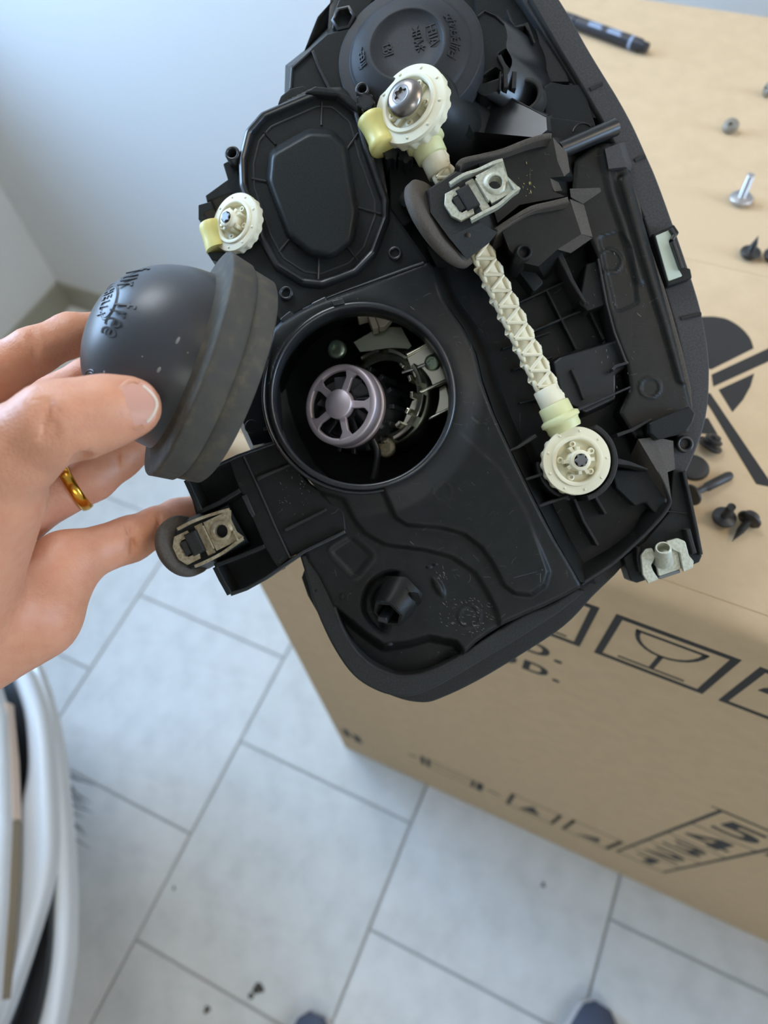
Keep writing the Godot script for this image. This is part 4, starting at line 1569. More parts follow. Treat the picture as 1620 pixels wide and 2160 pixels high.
	block(torn, [Vector3(832, 1240, 18), Vector3(858, 1238, 22), Vector3(866, 1256, 20), Vector3(838, 1262, 22)], [Vector3(818, 1232, -18), Vector3(866, 1230, -18), Vector3(876, 1270, -16), Vector3(826, 1280, -10)])
	part("torn_flash", torn, M.plastic_scuffed, o)
	for c in [[905, 1196, 10, 5], [918, 1190, 8, 4], [820, 1358, 10, 4], [668, 1245, 5, 5], [722, 1258, 8, 10]]:
		var lump := Geo.new()
		lump.xf = axes(P(c[0], c[1], -24.0 if c[0] > 700 else -30.0), Vector3(0, 0, 1))
		lathe(lump, [Vector2(c[2], 0) * PX, Vector2(c[2] * 0.9, 5) * PX, Vector2(c[2] * 0.5, 9) * PX, Vector2(0, 10) * PX], 14, 0.3, float(c[3]) / c[2])
		part("moulding_mark", lump, M.plastic_scuffed, o)
	# raised line on the plate
	var line := Geo.new()
	ridge(line, [Vector2(1083, 1219), Vector2(1110, 1212), Vector2(1133, 1206)], 6, 2, 1.5)
	part("mould_line", line, M.plastic_gloss, o)


func build_shell(o: Node3D) -> void:
	# deep wall behind everything, skirts and the lens frame
	var g := Geo.new()
	var rs := packed(rounded([V(700, -40), V(1140, -40), V(1215, 90, 20), V(1290, 250, 20), V(1345, 430, 20), V(1420, 690, 20), V(1432, 880, 20), V(1395, 1000, 20), V(1330, 1150, 20), V(1225, 1255, 20), V(1010, 1385, 30), V(880, 1440, 40),
		V(760, 1380, 40), V(690, 1250, 30), V(640, 1120, 10), V(560, 960, 10), V(515, 860, 20), V(520, 700, 20), V(490, 560, 20), V(500, 480, 10), V(540, 330, 20), V(640, 215, 20), V(640, 160, 10), V(690, 80, 10)]))
	relief(g, Vector2(480, -50), Vector2(1440, 1450), 12.0, func(q): return maxf(poly_distance(q, rs), 225.0 - q.distance_to(Vector2(780, 838))), func(_q): return -118.0, -150.0, 6.0)
	part("rear_shell", g, M.plastic, o)
	# bottom skirt: the flange that runs round the lower end
	var sk := Geo.new()
	var outer := smooth_line([Vector2(632, 1172), Vector2(648, 1225), Vector2(664, 1280), Vector2(700, 1360), Vector2(745, 1425), Vector2(800, 1460), Vector2(852, 1470), Vector2(898, 1460), Vector2(955, 1431), Vector2(1009, 1399), Vector2(1092, 1349), Vector2(1165, 1303), Vector2(1209, 1270), Vector2(1236, 1246)], 5)
	var inner := smooth_line([Vector2(706, 1150), Vector2(702, 1220), Vector2(712, 1290), Vector2(738, 1350), Vector2(778, 1396), Vector2(826, 1420), Vector2(860, 1424), Vector2(905, 1415), Vector2(960, 1390), Vector2(1020, 1350), Vector2(1100, 1300), Vector2(1160, 1275), Vector2(1215, 1243)], 5)
	var rin := inner.duplicate()
	rin.reverse()
	slab(sk, outer + rin, -22, -75, 6)
	part("lower_flange", sk, M.plastic_dull, o)
	var lens := Geo.new()
	slab(lens, smooth_line([Vector2(646, 1190), Vector2(690, 1330), Vector2(750, 1425), Vector2(830, 1470), Vector2(892, 1483), Vector2(935, 1472), Vector2(1010, 1436), Vector2(1100, 1382), Vector2(1190, 1322), Vector2(1248, 1262), Vector2(1330, 1165), Vector2(1250, 1100), Vector2(900, 1150)], 4, true), -92, -150, 6)
	part("lens_edge", lens, M.plastic_dull, o)
	# the lens frame: a broad curved flange along the right side
	var fr := Geo.new()
	var fo := smooth_line([Vector2(1150, -50), Vector2(1184, 4), Vector2(1208, 44), Vector2(1240, 101), Vector2(1272, 154), Vector2(1304, 206), Vector2(1336, 265), Vector2(1363, 325), Vector2(1386, 378), Vector2(1419, 469), Vector2(1452, 565), Vector2(1478, 650), Vector2(1494, 735), Vector2(1497, 800), Vector2(1492, 868), Vector2(1476, 930), Vector2(1447, 1000)], 6)
	var fi := smooth_line([Vector2(1070, -40), Vector2(1108, 10), Vector2(1160, 90), Vector2(1222, 190), Vector2(1290, 300), Vector2(1338, 415), Vector2(1368, 490), Vector2(1395, 590), Vector2(1425, 690), Vector2(1440, 770), Vector2(1440, 860), Vector2(1425, 930), Vector2(1405, 990)], 6)
	fi.reverse()
	slab(fr, fo + fi, -72, -130, 5)
	part("lens_frame", fr, M.plastic_frame, o)
	var br := Geo.new()
	for c in [[Vector2(1244, 189), Vector2(1270, 176)], [Vector2(1338, 339), Vector2(1360, 329)], [Vector2(1436, 672), Vector2(1478, 662)]]:
		br = Geo.new()
		ridge(br, [c[0], (c[0] + c[1]) / 2.0, c[1]], -72, 9, 4)
		part("frame_tie", br, M.plastic_dull, o)
	var rail := Geo.new()
	ridge(rail, smooth_line([Vector2(1117, 0), Vector2(1168, 88), Vector2(1230, 190), Vector2(1292, 300), Vector2(1330, 395), Vector2(1356, 460)], 4), -70, 10, 10)
	part("frame_ridge", rail, M.plastic_dull, o)
	# lens bowl resting on the carton
	var bowl := Geo.new()
	var c := Vector2(1000, 640)
	var prev := []
	for s in 7:
		var t := s / 6.0
		var k := sqrt(maxf(0.0, 1.0 - t * t * 0.86))
		var ring := []
		for p in smooth_line([Vector2(720, -20), Vector2(1100, -20), Vector2(1290, 290), Vector2(1400, 700), Vector2(1380, 960), Vector2(1180, 1130), Vector2(900, 1160), Vector2(640, 1000), Vector2(560, 700), Vector2(600, 300)], 4, true):
			ring.push_back(P(c.x + (p.x - c.x) * k, c.y + (p.y - c.y) * k, -120.0 - lens_deep * t))
		if s > 0:
			for i in ring.size():
				var j := (i + 1) % ring.size()
				var n0: Vector3 = (prev[i] - (prev[0] + prev[ring.size() / 2]) / 2.0).normalized() + Vector3(0, 0, -t)
				var n1: Vector3 = (prev[j] - (prev[0] + prev[ring.size() / 2]) / 2.0).normalized() + Vector3(0, 0, -t)
				bowl.quad(prev[i], prev[j], ring[j], ring[i], n0, n1, n1, n0)
		if s == 6:
			for i in range(1, ring.size() - 1):
				bowl.tri(ring[0], ring[i], ring[i + 1], Vector3(0, 0, -1), Vector3(0, 0, -1), Vector3(0, 0, -1))
		prev = ring
	part("lens", bowl, M.lens, o)


var lens_deep := 622.0


func build_reservoir(o: Node3D) -> void:
	var panel := Geo.new()
	var pp := packed(rounded([V(905, 556, 10), V(760, 607), V(660, 644), V(575, 698), V(556, 720), V(520, 640, 20), V(470, 548, 8), V(540, 500), V(516, 420), V(506, 345, 10), V(530, 272, 20), V(600, 212, 10), V(650, 188, 10), V(722, 183, 10), V(772, 232, 10), V(805, 330), V(822, 440, 10), V(856, 486, 10)]))
	relief(panel, Vector2(462, 176), Vector2(914, 728), 5.0, func(q): return poly_distance(q, pp), func(q): return -22.0 + 4.0 * (1.0 - ramp(line_distance(q, PackedVector2Array([Vector2(600, 690), Vector2(560, 620)])), 2.0, 6.0)), -110.0, 5.0)
	part("reservoir_panel", panel, M.plastic, o)
	var rim := Geo.new()
	var oct := rounded([V(554, 246, 22), V(672, 196, 20), V(709, 198, 16), V(755, 236, 24), V(776, 318, 30), V(816, 428, 20), V(817, 467, 14), V(789, 541, 20), V(750, 580, 18), V(680, 606, 18), V(640, 602, 16), V(585, 568, 20), V(553, 512, 26), V(511, 396, 26), V(509, 340, 18), V(523, 282, 20)], 4)
	var ring := []
	for p in oct:
		ring.push_back(P(p.x + (663.0 - p.x) * 0.022, p.y + (402.0 - p.y) * 0.022, -22))
	var prof := []
	for k in [Vector2(9, -4), Vector2(9, 9), Vector2(8, 14), Vector2(5, 18), Vector2(0, 19.5), Vector2(-4, 17), Vector2(-7, 12), Vector2(-9, 4), Vector2(-9, -4)]:
		prof.push_back(k * PX)
	sweep(rim, ring, prof, Vector3(0, 0, 1), true)
	part("cover_rim", rim, M.plastic_gloss, o)
	var floor_g := Geo.new()
	slab(floor_g, oct, -19, -26, 0)
	part("cover_floor", floor_g, M.plastic, o)
	var inner := Geo.new()
	var io := []
	for p in oct:
		io.push_back(P(p.x + (663.0 - p.x) * 0.17, p.y + (402.0 - p.y) * 0.14, -20))
	var pr2 := []
	for k in [Vector2(2.5, -1), Vector2(2, 2.5), Vector2(0, 3.2), Vector2(-2, 2.5), Vector2(-2.5, -1)]:
		pr2.push_back(k * PX)
	sweep(inner, io, pr2, Vector3(0, 0, 1), true)
	part("cover_bead", inner, M.plastic_gloss, o)
	var bl := Geo.new()
	var blk := rounded([V(566, 318, 30), V(650, 270, 40), V(702, 272, 34), V(732, 306, 24), V(758, 448, 40), V(748, 510, 34), V(700, 546, 34), V(652, 540, 34), V(604, 500, 34), V(560, 380, 50)], 6)
	var pb := packed(blk)
	relief(bl, Vector2(550, 262), Vector2(766, 552), 3.0, func(q): return poly_distance(q, pb), func(q): return -20.0 + 46.0 * sqrt(maxf(0.0, 1.0 - pow(1.0 - clampf(-poly_distance(q, pb), 0.0, 18.0) / 18.0, 2.4))), -24.0, 0.0)
	part("cover_dome", bl, M.plastic, o)
	for r in [[679, 217, 678, 266], [557, 279, 582, 306], [531, 378, 564, 384], [760, 276, 732, 316], [755, 439, 803, 452], [588, 532, 614, 502], [672, 590, 673, 544], [733, 522, 760, 558]]:
		var f := Geo.new()
		ridge(f, [Vector2(r[0], r[1]), Vector2((r[0] + r[2]) / 2.0, (r[1] + r[3]) / 2.0), Vector2(r[2], r[3])], -20, 6, 5)
		part("cover_rib", f, M.plastic_gloss, o)
	for b in [[603, 617, 15, 9, -12, -26], [833, 533, 15, 8.5, -16, -26], [489, 322, 16, 9.5, -4, -90], [764, 186, 15, 9, 10, -80]]:
		var t := Geo.new()
		tube_boss(t, b[0], b[1], b[2], b[3], b[4], b[5], Vector3(-0.1, 0.05, 1))
		part("screw_boss", t, M.plastic_gloss, o)
	# lugs and edges along the left silhouette
	var lug := Geo.new()
	slab(lug, rounded([V(470, 345, 3), V(496, 330, 3), V(516, 345, 3), V(520, 400, 4), V(470, 412, 3), V(436, 426, 3), V(433, 412, 2), V(480, 378, 2)]), -34, -100, 3)
	part("gear_bracket", lug, M.plastic, o)
	lug = Geo.new()
	slab(lug, rounded([V(418, 432, 3), V(446, 424, 3), V(450, 440, 2), V(430, 448, 2), V(428, 466, 2), V(418, 462, 2)]), -30, -90, 2)
	part("gear_bracket", lug, M.plastic, o)
	lug = Geo.new()
	slab(lug, rounded([V(436, 532, 3), V(470, 530, 3), V(500, 546, 4), V(476, 556, 3), V(446, 548, 3)]), -30, -100, 3)
	part("gear_bracket", lug, M.plastic, o)
	var gs := Geo.new()
	facet(gs, [Vector3(480, 385, -30), Vector3(500, 360, -26), Vector3(512, 408, -26), Vector3(482, 410, -40)])
	part("gusset", gs, M.plastic, o)
	gs = Geo.new()
	facet(gs, [Vector3(500, 360, -26), Vector3(512, 408, -26), Vector3(520, 404, -60), Vector3(508, 352, -60)])
	part("gusset", gs, M.plastic, o)
	# upper left flank under the round cover
	var fl := Geo.new()
	block(fl, lifted([Vector2(612, 188), Vector2(614, 140), Vector2(656, 104), Vector2(690, 74), Vector2(740, 60), Vector2(760, 190), Vector2(660, 196)], -40.0), lifted([Vector2(600, 200), Vector2(602, 138), Vector2(650, 100), Vector2(690, 60), Vector2(760, 40), Vector2(790, 200), Vector2(660, 210)], -140.0))
	part("flank", fl, M.plastic, o)
	var rb := Geo.new()
	fin(rb, [Vector2(660, 106), Vector2(672, 140), Vector2(697, 190)], 7, -30, -60, 2)
	part("flank_rib", rb, M.plastic_gloss, o)
	rb = Geo.new()
	fin(rb, [Vector2(613, 186), Vector2(616, 142), Vector2(658, 104)], 5, -34, -60, 2)
	part("flank_rib", rb, M.plastic_gloss, o)
	var wv := Geo.new()
	slab(wv, rounded([V(584, 222, 4), V(592, 202, 6), V(612, 186, 5), V(640, 180, 5), V(655, 190, 6), V(636, 200, 3), V(600, 218, 3)]), -24, -90, 3)
	part("cover_crest", wv, M.plastic, o)
	wv = Geo.new()
	slab(wv, rounded([V(636, 196, 6), V(664, 180, 8), V(700, 184, 10), V(736, 200, 8), V(766, 226, 6), V(756, 238, 4), V(712, 202, 8), V(672, 198, 8)]), 2, -60, 5)
	part("cover_crest", wv, M.plastic, o)
	var hx := Geo.new()
	hx.xf = axes(P(723, 36, -40), Vector3(-0.3, 0.0, 1))
	lathe(hx, [Vector2(30, -70) * PX, Vector2(28, -2) * PX, Vector2(23, 0) * PX, Vector2(21, -2) * PX, Vector2(21, -30) * PX, Vector2(0, -30) * PX], 6, 0.99)
	part("hex_socket", hx, M.plastic_gloss, o)
	var hs := Geo.new()
	slab(hs, rounded([V(700, 60, 6), V(704, 24, 6), V(716, -6, 4), V(800, -30, 4), V(770, 30, 6), V(724, 74, 8)]), -58, -140, 4)
	part("socket_flank", hs, M.plastic, o)


func build_round_cover(o: Node3D) -> void:
	var g := Geo.new()
	var xf := axes(P(863, 112, -6), Vector3(-0.20, 0.10, 1))
	g.xf = xf
	lathe(g, [Vector2(156, -60) * PX, Vector2(156, -4) * PX, Vector2(154, -1) * PX, Vector2(150, 0) * PX, Vector2(134, 1) * PX, Vector2(128, 2) * PX, Vector2(127, 4) * PX, Vector2(122, 9) * PX, Vector2(104, 19) * PX, Vector2(84, 27) * PX, Vector2(79, 28) * PX, Vector2(76, 27) * PX, Vector2(74, 24) * PX, Vector2(40, 23) * PX, Vector2(0, 23) * PX], 96, 0.5)
	part("rubber_cover", g, M.rubber, o)
	var t := Geo.new()
	var cz := 21.0 * PX
	text(t, "free -", 19 * PX, xf * Transform3D(Basis(Vector3(0, 0, 1), deg_to_rad(98)), Vector3(0, 0, cz)), 3 * PX, 100 * PX, false, -0.5)
	text(t, "schwefelfrei", 19 * PX, xf * Transform3D(Basis(Vector3(0, 0, 1), deg_to_rad(-84)), Vector3(0, 0, cz)), 3 * PX, 100 * PX, false, -0.5)
	part("cover_lettering", t, M.rubber, o)
	var m := Geo.new()
	var turn := Basis(Vector3(0, 0, 1), deg_to_rad(-76))
	text(m, "HELLA", 15 * PX, xf * Transform3D(turn, Vector3(52, 15, 23.5) * PX), 3 * PX)
	text(m, ">EPDM<", 14 * PX, xf * Transform3D(turn, Vector3(22, 10, 23.5) * PX), 3 * PX)
	text(m, "1331", 14 * PX, xf * Transform3D(turn, Vector3(-42, -5, 23.5) * PX), 3 * PX)
	for k in [[28, 13], [24, 10]]:
		var el := []
		for i in 28:
			var a := TAU * i / 28.0
			el.push_back(xf * (Vector3(52, 15, 23) * PX + turn * Vector3(cos(a) * k[0], sin(a) * k[1], 0) * PX))
		sweep(m, el, ring_profile(1.1 * PX, 6), xf.basis.z, true)
	part("cover_mark", m, M.rubber, o)


func gear_wheel(o: Node3D, u: float, w: float, h: float, along: Vector3, r: float, screw: bool, turn := 0.0) -> void:
	var xf := axes(P(u, w, h), along) * Transform3D(Basis(Vector3(0, 0, 1), turn), Vector3.ZERO)
	var k := r * PX / 80.0
	var g := Geo.new()
	g.xf = xf
	# toothed rim behind, dished disc before
	var pts := PackedVector2Array()
	for i in 72:
		pts.push_back(Vector2.from_angle(TAU * i / 72) * (80.0 if i % 4 < 2 else 76.5) * k)
	slab2(g, pts, -8 * k, -26 * k, 1.0 * k)
	lathe(g, [Vector2(79, -9) * k, Vector2(79.5, -3) * k, Vector2(78, 0) * k, Vector2(68, 1.5) * k, Vector2(60, 2) * k, Vector2(58, 6) * k, Vector2(52, 7) * k, Vector2(49, 5) * k, Vector2(47, -10) * k, Vector2(24, -12) * k, Vector2(24, -4) * k], 64, 0.6)
	part("gear_disc", g, M.nylon, o)
	var dots := Geo.new()
	for i in 5:
		var a := TAU * i / 5.0 + 0.5
		dots.xf = xf * Transform3D(Basis.IDENTITY, Vector3(cos(a) * 40, sin(a) * 40, -11) * k)
		lathe(dots, [Vector2(8, 0) * k, Vector2(8, 12) * k, Vector2(6.5, 14) * k, Vector2(4, 14) * k, Vector2(3.5, 9) * k, Vector2(0, 9) * k], 16, 0.6)
	for i in 9:
		var a := TAU * i / 9.0
		dots.xf = xf * Transform3D(Basis.IDENTITY, Vector3(cos(a) * 69, sin(a) * 69, 1) * k)
		lathe(dots, [Vector2(3.4, 0) * k, Vector2(3, 1.6) * k, Vector2(0, 2.2) * k], 10, 0.3)
	part("gear_stud", dots, M.nylon, o)
	var hub := Geo.new()
	hub.xf = xf
	if screw:
		lathe(hub, [Vector2(26, -14) * k, Vector2(25, 16) * k, Vector2(20, 18) * k, Vector2(0, 18) * k], 32, 0.6)
		for i in 4:
			var a := TAU * i / 4.0 + 0.3
			hub.xf = xf * Transform3D(Basis(Vector3(0, 0, 1), a), Vector3.ZERO)
			box(hub, Vector3(20, -5, -12) * k, Vector3(46, 5, -2) * k, 1.5 * k)
		part("gear_hub", hub, M.nylon, o)
		var s := Geo.new()
		s.xf = xf * Transform3D(Basis.IDENTITY, Vector3(0, 0, 18 * k))
		lathe(s, [Vector2(38, -2) * k, Vector2(38.5, 1) * k, Vector2(37, 4) * k, Vector2(33, 10) * k, Vector2(26, 15) * k, Vector2(18, 17.5) * k, Vector2(15.5, 17) * k], 48, 0.5)
		var sock := part("screw_head", s, M.steel, o)
		var tx := Geo.new()
		tx.xf = s.xf
		torx(tx, 15.5 * k, 17 * k, 5 * k)
		part("torx_recess", tx, M.steel, sock)
	else:
		lathe(hub, [Vector2(25, -14) * k, Vector2(24, 28) * k, Vector2(21, 31) * k, Vector2(15, 31) * k], 32, 0.6)
		for i in 12:
			hub.xf = xf * Transform3D(Basis(Vector3(0, 0, 1), TAU * i / 12.0), Vector3.ZERO)
			if i % 3 != 2:
				box(hub, Vector3(22, -4.2, -12) * k, Vector3(32.0 + (4.0 if i % 2 == 0 else 0.0), 4.2, 18) * k, 1.2 * k)
		part("gear_hub", hub, M.nylon, o)
		var pin := Geo.new()
		pin.xf = xf
		var st := PackedVector2Array()
		for i in 36:
			st.push_back(Vector2.from_angle(TAU * i / 36) * (13.2 + 2.4 * cos(6.0 * TAU * i / 36)) * k)
		slab2(pin, st, 36 * k, -10 * k, 1.5 * k)
		part("drive_pin", pin, M.steel_dark, o)


func torx(g: Geo, r: float, z: float, deep: float) -> void:    # the bottom and walls of a six-lobed recess and the ring of metal round it
	var k := 48
	for i in k:
		var a0 := TAU * i / k
		var a1 := TAU * (i + 1) / k
		var r0 := r * (0.76 + 0.15 * cos(6.0 * a0))
		var r1 := r * (0.76 + 0.15 * cos(6.0 * a1))
		var e0 := Vector2.from_angle(a0)
		var e1 := Vector2.from_angle(a1)
		var up := Vector3(0, 0, 1)
		g.quad(Vector3(e0.x * r, e0.y * r, z), Vector3(e1.x * r, e1.y * r, z), Vector3(e1.x * r1, e1.y * r1, z), Vector3(e0.x * r0, e0.y * r0, z), up, up, up, up)
		var n0 := Vector3(-e0.x, -e0.y, 0)
		var n1 := Vector3(-e1.x, -e1.y, 0)
		g.quad(Vector3(e0.x * r0, e0.y * r0, z), Vector3(e1.x * r1, e1.y * r1, z), Vector3(e1.x * r1, e1.y * r1, z - deep), Vector3(e0.x * r0, e0.y * r0, z - deep), n0, n1, n1, n0)
		g.tri(Vector3(e0.x * r0, e0.y * r0, z - deep), Vector3(e1.x * r1, e1.y * r1, z - deep), Vector3(0, 0, z - deep), up, up, up)


func path_at(pts: Array) -> Array:                           # points (u, v, height) in the headlamp's frame
	return pts.map(func(p): return P(p.x, p.y, p.z))


func build_right(o: Node3D) -> void:
	# the right-hand panel: sloping moulded face with rails and ejector rings
	var rp := packed(rounded([V(1212, 338, 6), V(1262, 304, 10), V(1306, 302, 8), V(1330, 372, 30), V(1372, 520, 30), V(1420, 700, 20), V(1462, 868, 6), V(1452, 912, 6), V(1375, 930, 6), V(1340, 925, 10), V(1306, 870, 10), V(1330, 818, 8), V(1322, 768, 8), V(1296, 700, 10), V(1278, 640, 10), V(1262, 545, 10), V(1242, 500, 10), V(1205, 425, 8)]))
	var rail_a := packed([Vector2(1316, 380), Vector2(1350, 500), Vector2(1380, 600), Vector2(1408, 690), Vector2(1440, 800)])
	var rail_b := packed([Vector2(1275, 312), Vector2(1290, 400), Vector2(1318, 480), Vector2(1350, 590)])
	var low_pad := packed(rounded([V(1262, 500, 10), V(1308, 486, 16), V(1330, 520, 20), V(1345, 640, 10), V(1300, 660, 10)]))
	var hf := func(q: Vector2) -> float:
		var h := -26.0 - 0.10 * (q.x - 1290.0)
		var a := line_distance(q, rail_a)
		h += 9.0 * (1.0 - ramp(a, 5.0, 14.0))
		var b := line_distance(q, rail_b)
		h += 6.0 * (1.0 - ramp(b, 3.0, 14.0))
		h -= 4.0 * (1.0 - ramp(poly_distance(q, low_pad), -2.0, 2.0))
		for c in [[1287.0, 551.0, 24.0], [1371.0, 817.0, 21.0]]:
			h += 2.6 * (1.0 - ramp(absf(q.distance_to(Vector2(c[0], c[1])) - c[2]), 1.0, 3.6))
		return h
	var g := Geo.new()
	relief(g, Vector2(1196, 294), Vector2(1470, 938), 4.0, func(q): return poly_distance(q, rp), hf, -118.0, 6.0)
	part("side_panel", g, M.plastic_scuffed, o)
	# walls along the panel's inner edge
	var ed := Geo.new()
	fin(ed, [Vector2(1262, 545), Vector2(1280, 640), Vector2(1296, 700), Vector2(1322, 766)], 5, -18, -80, 1.5)
	part("panel_wall", ed, M.plastic_gloss, o)
	ed = Geo.new()
	fin(ed, [Vector2(1292, 780), Vector2(1300, 772), Vector2(1326, 764)], 6, -18, -80, 2)
	part("panel_wall", ed, M.plastic_gloss, o)
	ed = Geo.new()
	fin(ed, [Vector2(1214, 866), Vector2(1262, 846), Vector2(1330, 816)], 7, -14, -70, 2, 4)
	part("panel_wall", ed, M.plastic_gloss, o)
	# floor of the pocket between the panels
	var pk := Geo.new()
	slab(pk, [Vector2(900, 520), Vector2(1000, 500), Vector2(1290, 480), Vector2(1330, 700), Vector2(1350, 840), Vector2(1370, 1060), Vector2(1320, 1170), Vector2(1220, 1250), Vector2(1090, 1000), Vector2(960, 640)], -78, -118, 0)
	part("pocket_floor", pk, M.plastic_scuffed, o)
	for r in [[1122, 699, 1262, 640, 5], [1153, 611, 1216, 736, 5], [1244, 655, 1274, 716, 6], [1090, 640, 1200, 590, 4], [1060, 735, 1160, 700, 4], [1082, 780, 1166, 752, 4], [1096, 850, 1150, 838, 4]]:
		var f := Geo.new()
		fin(f, [Vector2(r[0], r[1]), Vector2(r[2], r[3])], r[4], -58, -80, 1.5)
		part("pocket_rib", f, M.plastic, o)
	var bl := Geo.new()
	slab(bl, rounded([V(1166, 764, 8), V(1182, 752, 6), V(1312, 714, 6), V(1328, 770, 6), V(1300, 790, 8), V(1300, 842, 8), V(1236, 872, 8), V(1186, 846, 14)]), -44, -80, 6, false, 6.0)
	part("pocket_step", bl, M.plastic_gloss, o)
	var fn := Geo.new()
	fin(fn, [Vector2(1208, 778), Vector2(1222, 812), Vector2(1232, 842)], 8, -30, -60, 2, 4)
	part("pocket_fin", fn, M.plastic_dull, o)
	fn = Geo.new()
	fin(fn, [Vector2(1178, 530), Vector2(1206, 590), Vector2(1236, 640)], 14, -22, -80, 3, 6)
	part("pocket_fin", fn, M.plastic_dull, o)
	var cl := Geo.new()
	slab(cl, rounded([V(1092, 570, 6), V(1120, 560, 8), V(1148, 596, 8), V(1126, 616, 6), V(1112, 596, 4)]), -34, -80, 3)
	part("pocket_lug", cl, M.plastic, o)
	cl = Geo.new()
	slab(cl, rounded([V(1236, 556, 6), V(1268, 548, 6), V(1286, 640, 6), V(1240, 656, 8), V(1222, 640, 8)]), -30, -80, 4)
	part("pocket_lug", cl, M.plastic, o)
	# wall that drops from the main panel into the pocket
	var wl := Geo.new()
	var top_edge := [Vector3(912, 562, -8), Vector3(934, 630, -8), Vector3(977, 690, -8), Vector3(1005, 745, -8), Vector3(1018, 802, -8), Vector3(1044, 875, -8), Vector3(1074, 940, -8), Vector3(1116, 1028, -8), Vector3(1172, 1139, -8), Vector3(1224, 1228, -8)]
	for i in top_edge.size() - 1:
		var a: Vector3 = top_edge[i]
		var b: Vector3 = top_edge[i + 1]
		facet(wl, [a, b, Vector3(b.x + 34, b.y + 4, -78), Vector3(a.x + 34, a.y + 4, -78)])
	part("pocket_side", wl, M.plastic_scuffed, o)
	# foot of the panel beside the lower gear
	var ft := Geo.new()
	slab(ft, rounded([V(1370, 892, 6), V(1456, 856, 5), V(1468, 872, 4), V(1462, 892, 6), V(1448, 910, 8), V(1388, 928, 8), V(1372, 914, 4)]), 4, -80, 4)
	part("panel_foot", ft, M.plastic, o)
	var sl := Geo.new()
	facet(sl, [Vector3(1346, 926, -14), Vector3(1380, 922, -18), Vector3(1408, 996, -40), Vector3(1416, 1052, -40), Vector3(1396, 1010, -30)])
	facet(sl, [Vector3(1346, 926, -14), Vector3(1396, 1010, -30), Vector3(1413, 1052, -40), Vector3(1386, 1048, -70), Vector3(1330, 960, -78)])
	facet(sl, [Vector3(1408, 996, -40), Vector3(1380, 922, -18), Vector3(1420, 930, -60), Vector3(1424, 990, -70)])
	part("foot_slope", sl, M.plastic_brown, o)
	var cup := Geo.new()
	fin(cup, arc(1217, 972, 82, -62, 74, 20), 11, 16, -90, 3)
	part("gear_cup", cup, M.plastic_dull, o)
	cup = Geo.new()
	fin(cup, arc(1217, 972, 82, 100, 178, 14), 7, -20, -90, 2)
	part("gear_cup", cup, M.plastic_dull, o)
	var cf := Geo.new()
	fin(cf, [Vector2(1298, 972), Vector2(1330, 978), Vector2(1366, 990)], 14, -6, -80, 2, 3)
	part("cup_fin", cf, M.plastic_dull, o)
	cf = Geo.new()
	fin(cf, [Vector2(1302, 918), Vector2(1336, 906), Vector2(1376, 884)], 8, -8, -80, 2, 5)
	part("cup_fin", cf, M.plastic_dull, o)
	cf = Geo.new()
	fin(cf, [Vector2(1132, 918), Vector2(1096, 942), Vector2(1076, 950)], 8, -4, -80, 2, 4)
	part("cup_fin", cf, M.plastic_dull, o)
	cf = Geo.new()
	fin(cf, [Vector2(1108, 1012), Vector2(1146, 1000)], 6, -12, -80, 2)
	part("cup_fin", cf, M.plastic_dull, o)
	cf = Geo.new()
	fin(cf, [Vector2(1132, 1070), Vector2(1200, 1046)], 6, -14, -80, 2)
	part("cup_fin", cf, M.plastic_dull, o)
	cf = Geo.new()
	fin(cf, [Vector2(1212, 1052), Vector2(1232, 1100), Vector2(1262, 1150)], 6, -40, -100, 2)
	part("cup_fin", cf, M.plastic_dull, o)
	cf = Geo.new()
	fin(cf, [Vector2(1252, 1040), Vector2(1278, 1084)], 6, -40, -100, 2)
	part("cup_fin", cf, M.plastic_dull, o)
	var lw := Geo.new()
	slab(lw, rounded([V(1290, 990, 8), V(1366, 992, 8), V(1410, 1056, 10), V(1384, 1086, 6), V(1362, 1060, 6), V(1340, 1068, 8), V(1300, 1030, 8)]), -52, -110, 4)
	part("lower_web", lw, M.plastic, o)
	var rimline := Geo.new()
	ridge(rimline, smooth_line([Vector2(1226, 1232), Vector2(1290, 1190), Vector2(1345, 1142), Vector2(1392, 1094), Vector2(1412, 1064), Vector2(1410, 1048), Vector2(1394, 1010), Vector2(1358, 946)], 5), -36, 7, 6)
	part("rim_line", rimline, M.plastic_dull, o)
	var sw := Geo.new()
	facet(sw, [Vector3(1226, 1232, -38), Vector3(1345, 1142, -38), Vector3(1330, 1100, -110), Vector3(1190, 1180, -110)])
	facet(sw, [Vector3(1345, 1142, -38), Vector3(1412, 1064, -38), Vector3(1360, 1040, -110), Vector3(1330, 1100, -110)])
	part("rim_wall", sw, M.plastic_scuffed, o)
	var boss := Geo.new()
	tube_boss(boss, 1446, 936, 19, 11, -62, -120)
	part("screw_boss", boss, M.plastic_gloss, o)
	# corner bracket with its spring nut
	var bk := Geo.new()
	slab(bk, rounded([V(1419, 988, 4), V(1443, 994, 4), V(1460, 1078, 8), V(1482, 1172, 8), V(1476, 1186, 6), V(1462, 1192, 4), V(1344, 1230, 8), V(1330, 1224, 6), V(1314, 1176, 6), V(1360, 1140, 4), V(1412, 1078, 6)]), -70, -112, 4)
	part("corner_bracket", bk, M.plastic, o)
	var bs := Geo.new()
	fin(bs, [Vector2(1443, 994), Vector2(1456, 1050), Vector2(1470, 1116), Vector2(1480, 1170)], 8, -54, -80, 3)
	part("bracket_flange", bs, M.plastic_dull, o)
	bs = Geo.new()
	fin(bs, [Vector2(1452, 1116), Vector2(1458, 1140), Vector2(1466, 1168)], 11, -46, -80, 4)
	part("bracket_flange", bs, M.plastic_dull, o)
	bs = Geo.new()
